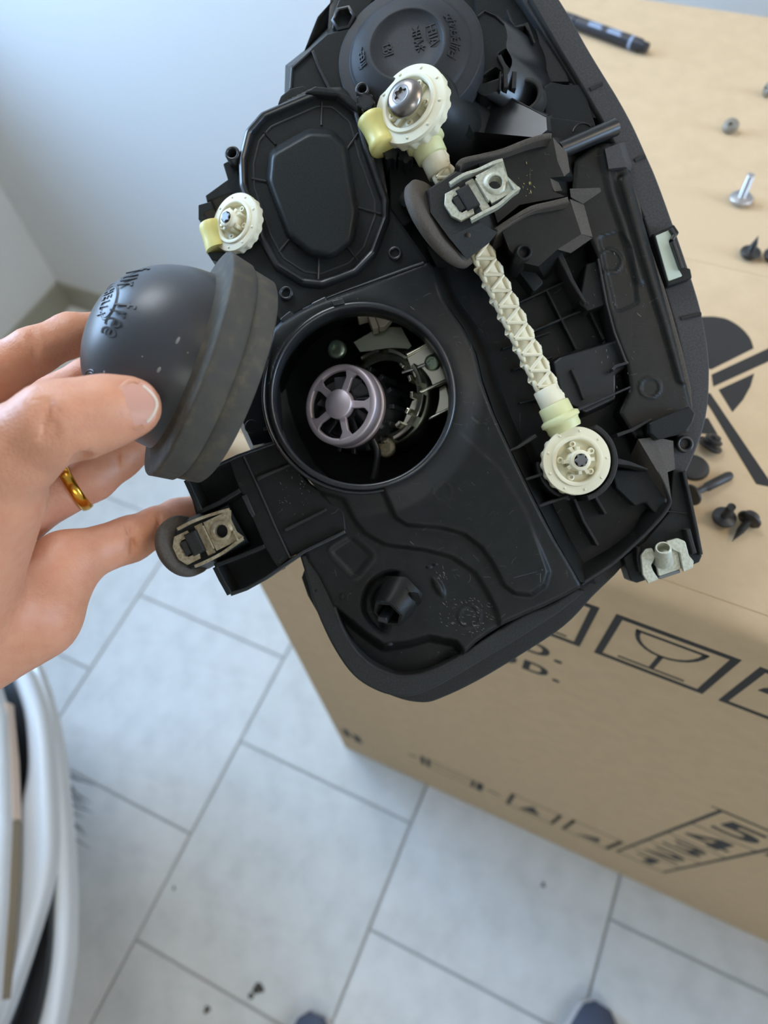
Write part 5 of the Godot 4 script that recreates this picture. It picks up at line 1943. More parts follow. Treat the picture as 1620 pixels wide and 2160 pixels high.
	fin(bs, [Vector2(1347, 1154), Vector2(1348, 1180), Vector2(1354, 1206)], 9, -50, -80, 3)
	part("bracket_flange", bs, M.plastic_dull, o)
	bs = Geo.new()
	fin(bs, [Vector2(1404, 1078), Vector2(1450, 1082)], 3, -66, -80, 1)
	part("bracket_flange", bs, M.plastic_dull, o)
	var nut := Geo.new()
	slab(nut, rounded([V(1352, 1172, 8), V(1362, 1158, 8), V(1376, 1156, 4), V(1384, 1172, 4), V(1378, 1186, 3), V(1374, 1192, 3), V(1378, 1204, 8), V(1390, 1222, 3), V(1368, 1231, 3), V(1356, 1212, 8), V(1354, 1192, 6)]), -40, -46, 2, true)
	slab(nut, rounded([V(1404, 1142, 4), V(1430, 1135, 8), V(1446, 1142, 8), V(1454, 1172, 4), V(1464, 1184, 5), V(1462, 1198, 3), V(1442, 1207, 3), V(1438, 1188, 6), V(1434, 1166, 4), V(1420, 1160, 3)]), -36, -42, 2, true)
	slab(nut, rounded([V(1380, 1172, 4), V(1430, 1156, 4), V(1437, 1200, 4), V(1390, 1216, 4)]), -44, -50, 2, true)
	part("spring_nut", nut, M.zinc, o)
	var nb := Geo.new()
	nb.xf = axes(P(1399, 1178, -44), Vector3(-0.28, 0.62, 0.72))
	lathe(nb, [Vector2(22, -8) * PX, Vector2(18, 6) * PX, Vector2(17, 38) * PX, Vector2(15.5, 40) * PX, Vector2(13, 40) * PX, Vector2(12, 38) * PX, Vector2(12.6, 35) * PX, Vector2(11.5, 32) * PX, Vector2(12.6, 29) * PX, Vector2(11.5, 26) * PX, Vector2(12.6, 23) * PX, Vector2(11.5, 20) * PX, Vector2(0, 18) * PX], 28, 0.7)
	part("nut_collar", nb, M.zinc, o)
	var nl := Geo.new()
	slab(nl, rounded([V(1388, 1216, 2), V(1434, 1201, 2), V(1436, 1208, 2), V(1394, 1222, 2)]), -46, -60, 1.5, true)
	part("nut_lip", nl, M.steel_dark, o)
	# latch window with a pale insert on the frame
	var lf := Geo.new()
	slab(lf, rounded([V(1377, 492, 4), V(1422, 472, 5), V(1434, 490, 5), V(1421, 508, 6), V(1438, 561, 6), V(1457, 566, 5), V(1461, 586, 4), V(1408, 604, 4)]), -46, -100, 4)
	part("latch_frame", lf, M.plastic, o)
	var li := Geo.new()
	slab(li, rounded([V(1383, 497, 3), V(1414, 484, 3), V(1419, 500, 3), V(1411, 509, 4), V(1430, 564, 4), V(1440, 582, 3), V(1410, 593, 3)]), -44, -60, 1.5)
	part("latch_insert", li, M.pale, o)
	var lh := Geo.new()
	fin(lh, [Vector2(1420, 508), Vector2(1430, 536), Vector2(1440, 566)], 7, -32, -60, 2)
	part("latch_hook", lh, M.plastic_gloss, o)
	lh = Geo.new()
	fin(lh, [Vector2(1416, 482), Vector2(1424, 494), Vector2(1418, 506)], 8, -36, -60, 2)
	part("latch_hook", lh, M.plastic_gloss, o)
	# torn seal between panel and frame
	var seal := Geo.new()
	slab(seal, [Vector2(1372, 520), Vector2(1386, 560), Vector2(1402, 606), Vector2(1418, 660), Vector2(1440, 740), Vector2(1458, 820), Vector2(1462, 866), Vector2(1446, 872), Vector2(1436, 800), Vector2(1420, 730), Vector2(1400, 650), Vector2(1380, 590)], -46, -80, 3)
	part("seal_edge", seal, M.plastic_brown, o)
	seal = Geo.new()
	slab(seal, [Vector2(1330, 372), Vector2(1352, 436), Vector2(1358, 470), Vector2(1346, 480), Vector2(1338, 440)], -50, -90, 3)
	part("seal_edge", seal, M.plastic_brown, o)


func build_upper_right(o: Node3D) -> void:
	# stepped housing behind the arm
	var bk := Geo.new()
	block(bk, [Vector3(1000, -30, -96), Vector3(1090, -30, -96), Vector3(1128, 60, -96), Vector3(1170, 130, -96), Vector3(1236, 248, -100), Vector3(1250, 300, -100), Vector3(1150, 300, -96), Vector3(1020, 190, -96)],
		[Vector3(990, -30, -140), Vector3(1120, -30, -140), Vector3(1160, 60, -140), Vector3(1210, 140, -140), Vector3(1290, 260, -140), Vector3(1290, 320, -140), Vector3(1150, 320, -140), Vector3(1000, 200, -140)])
	part("upper_shell", bk, M.plastic, o)
	var fc := Geo.new()
	facet(fc, [Vector3(1098, -4, -80), Vector3(1112, -4, -84), Vector3(1146, 56, -84), Vector3(1170, 96, -88), Vector3(1190, 130, -92), Vector3(1172, 100, -72), Vector3(1140, 36, -70)])
	part("upper_facet", fc, M.plastic_frame, o)
	fc = Geo.new()
	facet(fc, [Vector3(1128, -4, -76), Vector3(1116, 4, -90), Vector3(1160, 90, -92), Vector3(1200, 175, -92), Vector3(1232, 178, -80)])
	part("upper_facet", fc, M.plastic_frame, o)
	fc = Geo.new()
	facet(fc, [Vector3(1130, 60, -88), Vector3(1150, 84, -78), Vector3(1172, 96, -80), Vector3(1200, 172, -84), Vector3(1160, 172, -100)])
	part("upper_facet", fc, M.plastic_frame, o)
	fc = Geo.new()
	facet(fc, [Vector3(1200, 176, -84), Vector3(1234, 176, -80), Vector3(1262, 250, -70), Vector3(1240, 246, -92)])
	part("upper_facet", fc, M.plastic_frame, o)
	var web := Geo.new()
	slab(web, rounded([V(1148, 182, 4), V(1164, 172, 4), V(1190, 178, 8), V(1232, 178, 4), V(1246, 230, 6), V(1258, 268, 4), V(1170, 260, 4), V(1150, 240, 4)]), -66, -110, 3)
	part("upper_web", web, M.plastic, o)
	var pl := Geo.new()
	slab(pl, rounded([V(1152, 246, 3), V(1190, 250, 6), V(1236, 257, 14), V(1254, 272, 6), V(1258, 296, 6), V(1200, 330, 6), V(1160, 320, 4)]), -36, -100, 3)
	part("ear_plate", pl, M.plastic, o)
	var pr := Geo.new()
	ridge(pr, arc(1230, 282, 22, 190, 330, 12), -35, 2.5, 1.5)
	part("ear_ring", pr, M.plastic_gloss, o)
	# rounded sleeve with two recesses
	var sv := Geo.new()
	var fo := smooth_line([Vector2(1006, 42), Vector2(1012, 26), Vector2(1024, 22), Vector2(1044, 30), Vector2(1062, 48), Vector2(1070, 74), Vector2(1068, 100), Vector2(1080, 134), Vector2(1050, 190), Vector2(1010, 196), Vector2(1000, 120)], 5, true)
	var a := fo.map(func(p): return Vector3(p.x, p.y, -20.0))
	var b := fo.map(func(p): return Vector3(p.x + 92.0, p.y + 58.0, -104.0))
	var ra := packed(rounded([V(1050, 112, 4), V(1066, 102, 4), V(1102, 128, 4), V(1100, 140, 4), V(1080, 150, 4), V(1052, 118, 3)]))
	var rb_ := packed(rounded([V(1018, 160, 4), V(1046, 140, 5), V(1060, 152, 4), V(1056, 164, 4), V(1014, 178, 4)]))
	var pf := packed(fo)
	relief(sv, Vector2(994, 14), Vector2(1090, 206), 3.0, func(q): return maxf(poly_distance(q, pf), maxf(-poly_distance(q, ra), -poly_distance(q, rb_))), func(_q): return -20.0, -70.0, 2.0)
	var qa := path_at(a)
	var qb := path_at(b)
	var nrm := []
	for i in qa.size():
		var t: Vector3 = qa[(i + 1) % qa.size()] - qa[(i + qa.size() - 1) % qa.size()]
		nrm.push_back(t.cross(qb[i] - qa[i]).normalized())
	var mid: Vector3 = P(1035, 110, -20)
	part("sleeve_face", sv, M.plastic, o)
	sv = Geo.new()
	for i in qa.size():
		var j := (i + 1) % qa.size()
		var n0: Vector3 = nrm[i] * (1.0 if nrm[i].dot(qa[i] - mid) > 0.0 else -1.0)
		var n1: Vector3 = nrm[j] * (1.0 if nrm[j].dot(qa[j] - mid) > 0.0 else -1.0)
		sv.quad(qa[i], qa[j], qb[j], qb[i], n0, n1, n1, n0)
	part("sleeve_side", sv, M.plastic_gloss, o)
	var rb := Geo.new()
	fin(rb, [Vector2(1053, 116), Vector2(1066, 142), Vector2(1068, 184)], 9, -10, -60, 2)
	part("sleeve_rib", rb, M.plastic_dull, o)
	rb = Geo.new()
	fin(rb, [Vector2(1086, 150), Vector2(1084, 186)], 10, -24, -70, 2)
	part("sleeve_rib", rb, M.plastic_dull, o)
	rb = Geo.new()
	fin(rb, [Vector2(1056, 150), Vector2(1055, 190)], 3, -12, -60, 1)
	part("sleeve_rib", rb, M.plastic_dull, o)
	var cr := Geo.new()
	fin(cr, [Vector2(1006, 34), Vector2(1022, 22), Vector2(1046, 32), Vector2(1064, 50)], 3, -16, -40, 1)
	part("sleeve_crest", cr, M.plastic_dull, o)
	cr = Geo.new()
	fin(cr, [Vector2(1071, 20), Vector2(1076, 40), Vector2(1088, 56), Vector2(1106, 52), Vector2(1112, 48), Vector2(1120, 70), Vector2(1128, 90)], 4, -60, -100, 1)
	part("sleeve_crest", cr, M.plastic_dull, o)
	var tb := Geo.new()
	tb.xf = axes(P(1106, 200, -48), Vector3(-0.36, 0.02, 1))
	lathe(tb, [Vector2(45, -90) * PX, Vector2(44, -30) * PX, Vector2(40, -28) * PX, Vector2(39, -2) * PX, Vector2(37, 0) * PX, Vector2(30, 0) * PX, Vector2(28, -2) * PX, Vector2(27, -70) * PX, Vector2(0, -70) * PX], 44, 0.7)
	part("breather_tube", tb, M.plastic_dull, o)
	var tip := Geo.new()
	tip.xf = axes(P(1107, 214, -86), Vector3(-0.2, 0, 1))
	lathe(tip, [Vector2(6, 0) * PX, Vector2(5, 12) * PX, Vector2(0, 13) * PX], 12, 0.5)
	part("tube_pin", tip, M.zinc, o)
	# the arm that carries the upper gear
	var al := Vector3(-0.52, 0.06, 0.85)
	var ar := Geo.new()
	ar.xf = axes(P(884, 215, 12), al)
	lathe(ar, [Vector2(92, -190) * PX, Vector2(80, -60) * PX, Vector2(74, -8) * PX, Vector2(68, 0) * PX, Vector2(0, 0) * PX], 48, 0.6)
	part("arm_root", ar, M.plastic, o)
	var am := Geo.new()
	facet(am, [Vector3(1008, 178, -110), Vector3(1046, 190, -78), Vector3(1152, 246, 16), Vector3(1154, 274, 28), Vector3(1134, 290, 24), Vector3(1018, 290, -53), Vector3(1034, 240, -64)])
	facet(am, [Vector3(954, 206, -8), Vector3(980, 228, -26), Vector3(1034, 240, -64), Vector3(1018, 290, -53), Vector3(1000, 278, -36), Vector3(984, 248, -16)])
	part("gear_arm", am, M.plastic_gloss, o)
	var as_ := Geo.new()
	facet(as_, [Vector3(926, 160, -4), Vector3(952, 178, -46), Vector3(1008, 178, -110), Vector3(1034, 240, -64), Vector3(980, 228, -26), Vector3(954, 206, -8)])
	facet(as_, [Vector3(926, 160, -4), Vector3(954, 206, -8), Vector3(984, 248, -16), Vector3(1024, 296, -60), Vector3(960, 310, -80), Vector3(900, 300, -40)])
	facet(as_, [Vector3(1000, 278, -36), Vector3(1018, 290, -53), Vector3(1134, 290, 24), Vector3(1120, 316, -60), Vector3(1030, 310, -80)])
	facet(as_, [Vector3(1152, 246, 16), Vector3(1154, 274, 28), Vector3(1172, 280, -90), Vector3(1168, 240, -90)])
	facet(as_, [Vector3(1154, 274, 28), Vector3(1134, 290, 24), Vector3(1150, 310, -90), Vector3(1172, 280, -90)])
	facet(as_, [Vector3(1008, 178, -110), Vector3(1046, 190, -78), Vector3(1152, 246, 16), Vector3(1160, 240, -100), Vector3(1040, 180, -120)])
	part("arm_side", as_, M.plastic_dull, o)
	var ac := Geo.new()
	sweep(ac, path_at([Vector3(932, 162, -6), Vector3(952, 178, -46), Vector3(1008, 178, -110), Vector3(1046, 190, -78), Vector3(1152, 246, 16)]), ring_profile(1.6 * PX, 6), Vector3(0, 0, 1))
	part("arm_edge", ac, M.plastic_frame, o)
	# spiky pinion posts round the upper gear
	for s in [[771, 214, 20, 22, 7], [824, 318, 20, -8, 6], [856, 326, 18, -8, 6], [952, 272, 16, -14, 6], [978, 266, 14, -30, 6]]:
		var sp := Geo.new()
		star_post(sp, s[0], s[1], s[2], s[3], -90, s[4], s[0])
		part("toothed_post", sp, M.plastic_gloss, o)
	var fs := Geo.new()
	facet(fs, [Vector3(930, 270, -6), Vector3(970, 254, -10), Vector3(990, 262, -16), Vector3(1002, 292, -30), Vector3(960, 300, -50)])
	part("post_web", fs, M.plastic, o)
	fs = Geo.new()
	slab(fs, rounded([V(820, 330, 8), V(900, 350, 8), V(940, 400, 8), V(900, 440, 8), V(850, 480, 8), V(822, 440, 8)]), -60, -110, 4)
	part("post_web", fs, M.plastic, o)
	var rnd := Geo.new()
	rnd.xf = axes(P(858, 418, -24), Vector3(-0.3, 0, 1))
	lathe(rnd, [Vector2(19, -60) * PX, Vector2(19, -3) * PX, Vector2(16, 0) * PX, Vector2(0, 0) * PX], 28, 0.6)
	part("round_pad", rnd, M.plastic, o)
	var cab := Geo.new()
	rod(cab, P(1180, 318, -8), P(1298, 268, -26), 17 * PX, 18 * PX, 28)
	part("round_spigot", cab, M.plastic_gloss, o)
	var bx := Geo.new()
	block(bx, [Vector3(1276, 314, -6), Vector3(1306, 302, -14), Vector3(1318, 340, -14), Vector3(1320, 352, -16), Vector3(1284, 356, -10)], [Vector3(1270, 316, -60), Vector3(1318, 300, -70), Vector3(1334, 350, -70), Vector3(1330, 362, -70), Vector3(1280, 372, -60)])
	part("spigot_block", bx, M.plastic_frame, o)


func build_bracket(o: Node3D) -> void:
	# two hollow blocks that hold the ball joint
	var up := Geo.new()
	block(up, [Vector3(1010, 345, 44), Vector3(1150, 288, 30), Vector3(1166, 290, 28), Vector3(1176, 340, 22), Vector3(1190, 372, 20), Vector3(1160, 375, 22), Vector3(1168, 404, 22), Vector3(1192, 414, 20), Vector3(1096, 432, 34), Vector3(1050, 470, 46)],
		[Vector3(1000, 330, -70), Vector3(1150, 270, -70), Vector3(1200, 292, -70), Vector3(1222, 330, -70), Vector3(1230, 372, -70), Vector3(1226, 392, -70), Vector3(1222, 410, -70), Vector3(1222, 430, -70), Vector3(1100, 470, -70), Vector3(1040, 500, -70)])
	part("bracket_block", up, M.plastic_scuffed, o)
	var lw := Geo.new()
	block(lw, [Vector3(1060, 490, 46), Vector3(1120, 440, 36), Vector3(1202, 424, 26), Vector3(1218, 470, 22), Vector3(1226, 494, 20), Vector3(1176, 526, 24), Vector3(1136, 562, 26), Vector3(1098, 553, 30), Vector3(1074, 526, 36)],
		[Vector3(1050, 486, -78), Vector3(1120, 430, -78), Vector3(1216, 414, -78), Vector3(1262, 486, -78), Vector3(1270, 506, -78), Vector3(1190, 546, -78), Vector3(1150, 590, -78), Vector3(1096, 580, -78), Vector3(1064, 540, -78)])
	part("bracket_block", lw, M.plastic_scuffed, o)
	var fl := Geo.new()
	fin(fl, smooth_line([Vector2(966, 350), Vector2(976, 338), Vector2(1010, 330), Vector2(1060, 318), Vector2(1110, 298), Vector2(1150, 286), Vector2(1164, 286)], 3), 12, 62, -60, 4)
	part("bracket_flange", fl, M.plastic_brown, o)
	fl = Geo.new()
	fin(fl, smooth_line([Vector2(1046, 486), Vector2(1076, 466), Vector2(1120, 440), Vector2(1160, 430), Vector2(1200, 420)], 3), 13, 56, -60, 4)
	part("bracket_flange", fl, M.plastic_brown, o)
	var tr := Geo.new()  # side faces coloured paler for the light they catch
	facet(tr, [Vector3(1202, 398, 34), Vector3(1266, 396, 6), Vector3(1268, 404, 2), Vector3(1230, 430, -4), Vector3(1204, 416, 24)])
	part("bracket_lit_face", tr, M.plastic_brown, o)
	tr = Geo.new()
	facet(tr, [Vector3(1202, 420, 24), Vector3(1232, 432, 2), Vector3(1250, 500, -4), Vector3(1226, 494, 20)])
	part("bracket_lit_face", tr, M.plastic_brown, o)
	tr = Geo.new()
	facet(tr, [Vector3(1166, 290, 28), Vector3(1196, 322, 2), Vector3(1202, 362, 0), Vector3(1190, 372, 20), Vector3(1176, 340, 22)])
	part("bracket_lit_face", tr, M.plastic_brown, o)
	tr = Geo.new()
	facet(tr, [Vector3(1226, 494, 21), Vector3(1250, 502, -2), Vector3(1204, 534, -6), Vector3(1176, 526, 24)])
	part("bracket_lit_face", tr, M.plastic_brown, o)
	tr = Geo.new()
	facet(tr, [Vector3(1160, 376, 23), Vector3(1178, 384, 2), Vector3(1186, 402, 2), Vector3(1170, 404, 23), Vector3(1164, 394, 22)])
	part("bracket_lit_face", tr, M.plastic_brown, o)
	var bs := Geo.new()
	tube_boss(bs, 1106, 531, 17, 11, 46, -60)
	part("screw_boss", bs, M.plastic, o)
	# ball-joint puck
	var al := Vector3(0.70, 0.42, 0.56)
	var pk := Geo.new()
	pk.xf = axes(P(938, 466, 36), al)
	lathe(pk, [Vector2(0, -22) * PX, Vector2(98, -22) * PX, Vector2(102, -18) * PX, Vector2(102, -4) * PX, Vector2(97, 0) * PX, Vector2(70, 2) * PX, Vector2(0, 2) * PX], 64, 0.6)
	part("joint_flange", pk, M.plastic_brown, o)
	var bd := Geo.new()
	block(bd, [Vector3(906, 400, 92), Vector3(962, 364, 86), Vector3(976, 380, 92), Vector3(1000, 440, 96), Vector3(1012, 470, 92), Vector3(946, 500, 96), Vector3(936, 486, 98), Vector3(908, 448, 96)],
		[Vector3(896, 404, 40), Vector3(962, 360, 30), Vector3(996, 366, 10), Vector3(1040, 440, 10), Vector3(1052, 488, 20), Vector3(986, 548, 40), Vector3(940, 510, 40), Vector3(900, 460, 40)])
	facet(bd, [Vector3(946, 500, 96), Vector3(1012, 470, 92), Vector3(1050, 490, 66), Vector3(1030, 514, 62), Vector3(985, 547, 62)])
	part("joint_body", bd, M.plastic_dull, o)
	var dot := Geo.new()
	dot.xf = axes(P(988, 496, 88), Vector3(-0.1, -0.3, 1))
	lathe(dot, [Vector2(5, -1) * PX, Vector2(4, 2) * PX, Vector2(0, 2.5) * PX], 14, 0.4)
	part("joint_pip", dot, M.plastic_brown, o)
	spring_clip(o, P(1006, 412, 100), Vector3(0.87, 0.48, -0.02), Vector3(0.1, 0.16, 1.0), 1.0, M.zinc)


func spring_clip(o: Node3D, where: Vector3, along: Vector3, face: Vector3, k: float, m: Material) -> void:
	# a sprung cage nut: loop, two side rails, plate with a threaded collar; x along it, z outwards; drawn in pixels of the main face
	var x := along.normalized()
	var z := (face - x * face.dot(x)).normalized()
	var xf := Transform3D(Basis(x, z.cross(x), z), where)
	var s := PX * k
	var g := Geo.new()
	g.xf = xf
	var loop_o := scaled(rounded([V(-66, -14, 0), V(-54, -32, 0), V(-24, -32, 0), V(-20, -18, 0), V(-44, -18, 0), V(-50, -12, 0), V(-50, 12, 0), V(-44, 18, 0), V(-20, 18, 0), V(-24, 32, 0), V(-54, 32, 0), V(-66, 14, 0)]), s)
	slab2(g, loop_o, 5 * s, -1 * s, 1.5 * s, true)
	part("clip_loop", g, m, o)
	for e in [-1.0, 1.0]:
		var r := Geo.new()
		r.xf = xf
		sweep(r, smooth_line([Vector3(-38, e * 42, 6), Vector3(-8, e * 43, 9), Vector3(24, e * 41, 2), Vector3(56, e * 36, 8), Vector3(74, e * 33, 6)], 4).map(func(p): return p * s), [Vector2(3, -7) * s, Vector2(3, 7) * s, Vector2(-3, 7) * s, Vector2(-3, -7) * s], Vector3(0, 0, 1))
		part("clip_rail", r, m, o)
	var pl := Geo.new()
	pl.xf = xf
	slab2(pl, scaled(rounded([V(-8, -34, 2), V(10, -34, 2), V(10, 34, 2), V(-8, 34, 2)]), s), 2 * s, -2 * s, 1 * s, true)
	for e in [-1.0, 1.0]:
		var half := [Vector2(14, 0), Vector2(14, 32 * e), Vector2(58, 32 * e), Vector2(68, 38 * e), Vector2(76, 30 * e), Vector2(68, 14 * e), Vector2(68, 0)]
		for q in arc(40, 0, 15, 0, 180 * e, 12):
			half.push_back(q)
		slab2(pl, scaled(half, s), 9 * s, 4 * s, 0.0, true)
	part("clip_plate", pl, m, o)
	var tg := Geo.new()
	tg.xf = xf
	box(tg, Vector3(9, -26, 4) * s, Vector3(13, 26, 13) * s, 1 * s)
	box(tg, Vector3(62, -34, 6) * s, Vector3(66, -10, 18) * s, 1 * s)
	part("clip_tab", tg, m, o)
	var c := Geo.new()
	c.xf = xf * Transform3D(Basis.IDENTITY, Vector3(40, 0, 9) * s)
	lathe(c, [Vector2(24, 0) * s, Vector2(21, 3) * s, Vector2(18, 4.5) * s, Vector2(14.5, 4.5) * s, Vector2(13.5, 3) * s, Vector2(14.2, 0) * s, Vector2(12.8, -3) * s, Vector2(14.2, -6) * s, Vector2(12.8, -9) * s, Vector2(14.2, -12) * s, Vector2(12.8, -15) * s], 26, 0.7)
	part("clip_thread", c, m, o)
	var b := Geo.new()
	b.xf = xf
	box(b, Vector3(-48, -15, -6) * s, Vector3(-34, 15, 8) * s, 3 * s)
	box(b, Vector3(-34, -22, -6) * s, Vector3(-6, 26, 12) * s, 6 * s)
	part("clip_pad", b, M.plastic_dull, o)


func build_drive(o: Node3D) -> void:
	var tilt := Vector3(-0.52, 0.06, 0.85)
	gear_wheel(o, 494, 468, -6, Vector3(-0.5, 0.05, 0.86), 63, false, 0.3)
	gear_wheel(o, 863, 219, 44, tilt, 83, true, 0.5)
	gear_wheel(o, 1217, 972, 18, Vector3(0.02, -0.03, 1), 72, false, 0.1)
	# amber saddles under the two upper gears
	var s1 := Geo.new()
	s1.xf = axes(P(797, 281, 0), Vector3(0.42, -0.9, 0.05))
	lathe(s1, [Vector2(0, -38) * PX, Vector2(28, -38) * PX, Vector2(31, -34) * PX, Vector2(30, -24) * PX, Vector2(28, -8) * PX, Vector2(28, 14) * PX, Vector2(31, 22) * PX, Vector2(32, 34) * PX, Vector2(29, 38) * PX, Vector2(0, 38) * PX], 36, 0.5)
	part("gear_bearing", s1, M.nylon_amber, o)
	var s2 := Geo.new()
	s2.xf = axes(P(452, 500, -40), Vector3(0.3, -0.95, 0.05))
	lathe(s2, [Vector2(0, -30) * PX, Vector2(24, -30) * PX, Vector2(26, -22) * PX, Vector2(25, -12) * PX, Vector2(25, 10) * PX, Vector2(26, 18) * PX, Vector2(26, 30) * PX, Vector2(0, 30) * PX], 32, 0.5)
	part("gear_bearing", s2, M.nylon_amber, o)
	# the lattice shaft and its two bushings
	var a := P(900, 300, 6)
	var b := P(1190, 900, -6)
	var dir := (b - a).normalized()
	var xf := axes(a, dir, Vector3(0, 0, 1))
	var long := a.distance_to(b)
	var core := Geo.new()
	core.xf = xf
	lathe(core, [Vector2(0, 0) * PX, Vector2(19, 0) * PX, Vector2(19, long / PX) * PX, Vector2(0, long / PX) * PX], 24, 0.9)
	part("shaft_core", core, M.nylon, o)
	var pitch := 37.0 * PX
	var n := int(long / pitch)
	for face in 3:
		var lat := Geo.new()
		var pts := []
		for i in n * 2 + 1:
			var ang := (0.86 if i % 2 == 0 else -0.86) + face * TAU / 3.0 + PI / 2.0
			pts.push_back(xf * Vector3(cos(ang) * 24.0 * PX, sin(ang) * 24.0 * PX, (i + 0.5) * pitch * 0.5))
		var seg := []
		for i in pts.size() - 1:
			var mid: Vector3 = (pts[i] + pts[i + 1]) / 2.0
			var outward: Vector3 = (mid - (a + dir * (mid - a).dot(dir))).normalized()
			sweep(lat, [pts[i], pts[i + 1]], [Vector2(3.6, -10) * PX, Vector2(3.6, 6) * PX, Vector2(1.6, 7.6) * PX, Vector2(-1.6, 7.6) * PX, Vector2(-3.6, 6) * PX, Vector2(-3.6, -10) * PX], outward)
		for i in n + 1:
			var ang := 0.86 + face * TAU / 3.0 + PI / 2.0 + 0.187
			var c: Vector3 = xf * Vector3(cos(ang) * 22.0 * PX, sin(ang) * 22.0 * PX, (i + 0.25) * pitch)
			var keep := lat.xf
			lat.xf = axes(c, dir)
			lathe(lat, [Vector2(0, -17) * PX, Vector2(4, -15) * PX, Vector2(6.4, -8) * PX, Vector2(7, 0) * PX, Vector2(6.4, 8) * PX, Vector2(4, 15) * PX, Vector2(0, 17) * PX], 10, 0.2)
			lat.xf = keep
		part("shaft_lattice", lat, M.nylon, o)
	for e in [[892, 290, 8, 1.0], [1187, 896, -4, -1.0]]:
		var bu := Geo.new()
		bu.xf = axes(P(e[0], e[1], e[2]), dir * e[3])
		lathe(bu, [Vector2(0, -14) * PX, Vector2(34, -14) * PX, Vector2(36, -8) * PX, Vector2(36, 2) * PX, Vector2(38, 6) * PX, Vector2(42, 8) * PX, Vector2(42, 16) * PX, Vector2(38, 19) * PX, Vector2(34, 21) * PX, Vector2(33, 46) * PX, Vector2(30, 48) * PX, Vector2(0, 48) * PX], 40, 0.5)
		part("shaft_bushing", bu, M.nylon_green, o)
		var co := Geo.new()
		co.xf = bu.xf
		lathe(co, [Vector2(27, 46) * PX, Vector2(27, 84) * PX, Vector2(24, 86) * PX, Vector2(0, 86) * PX], 32, 0.5)
		part("shaft_collar", co, M.nylon, o)


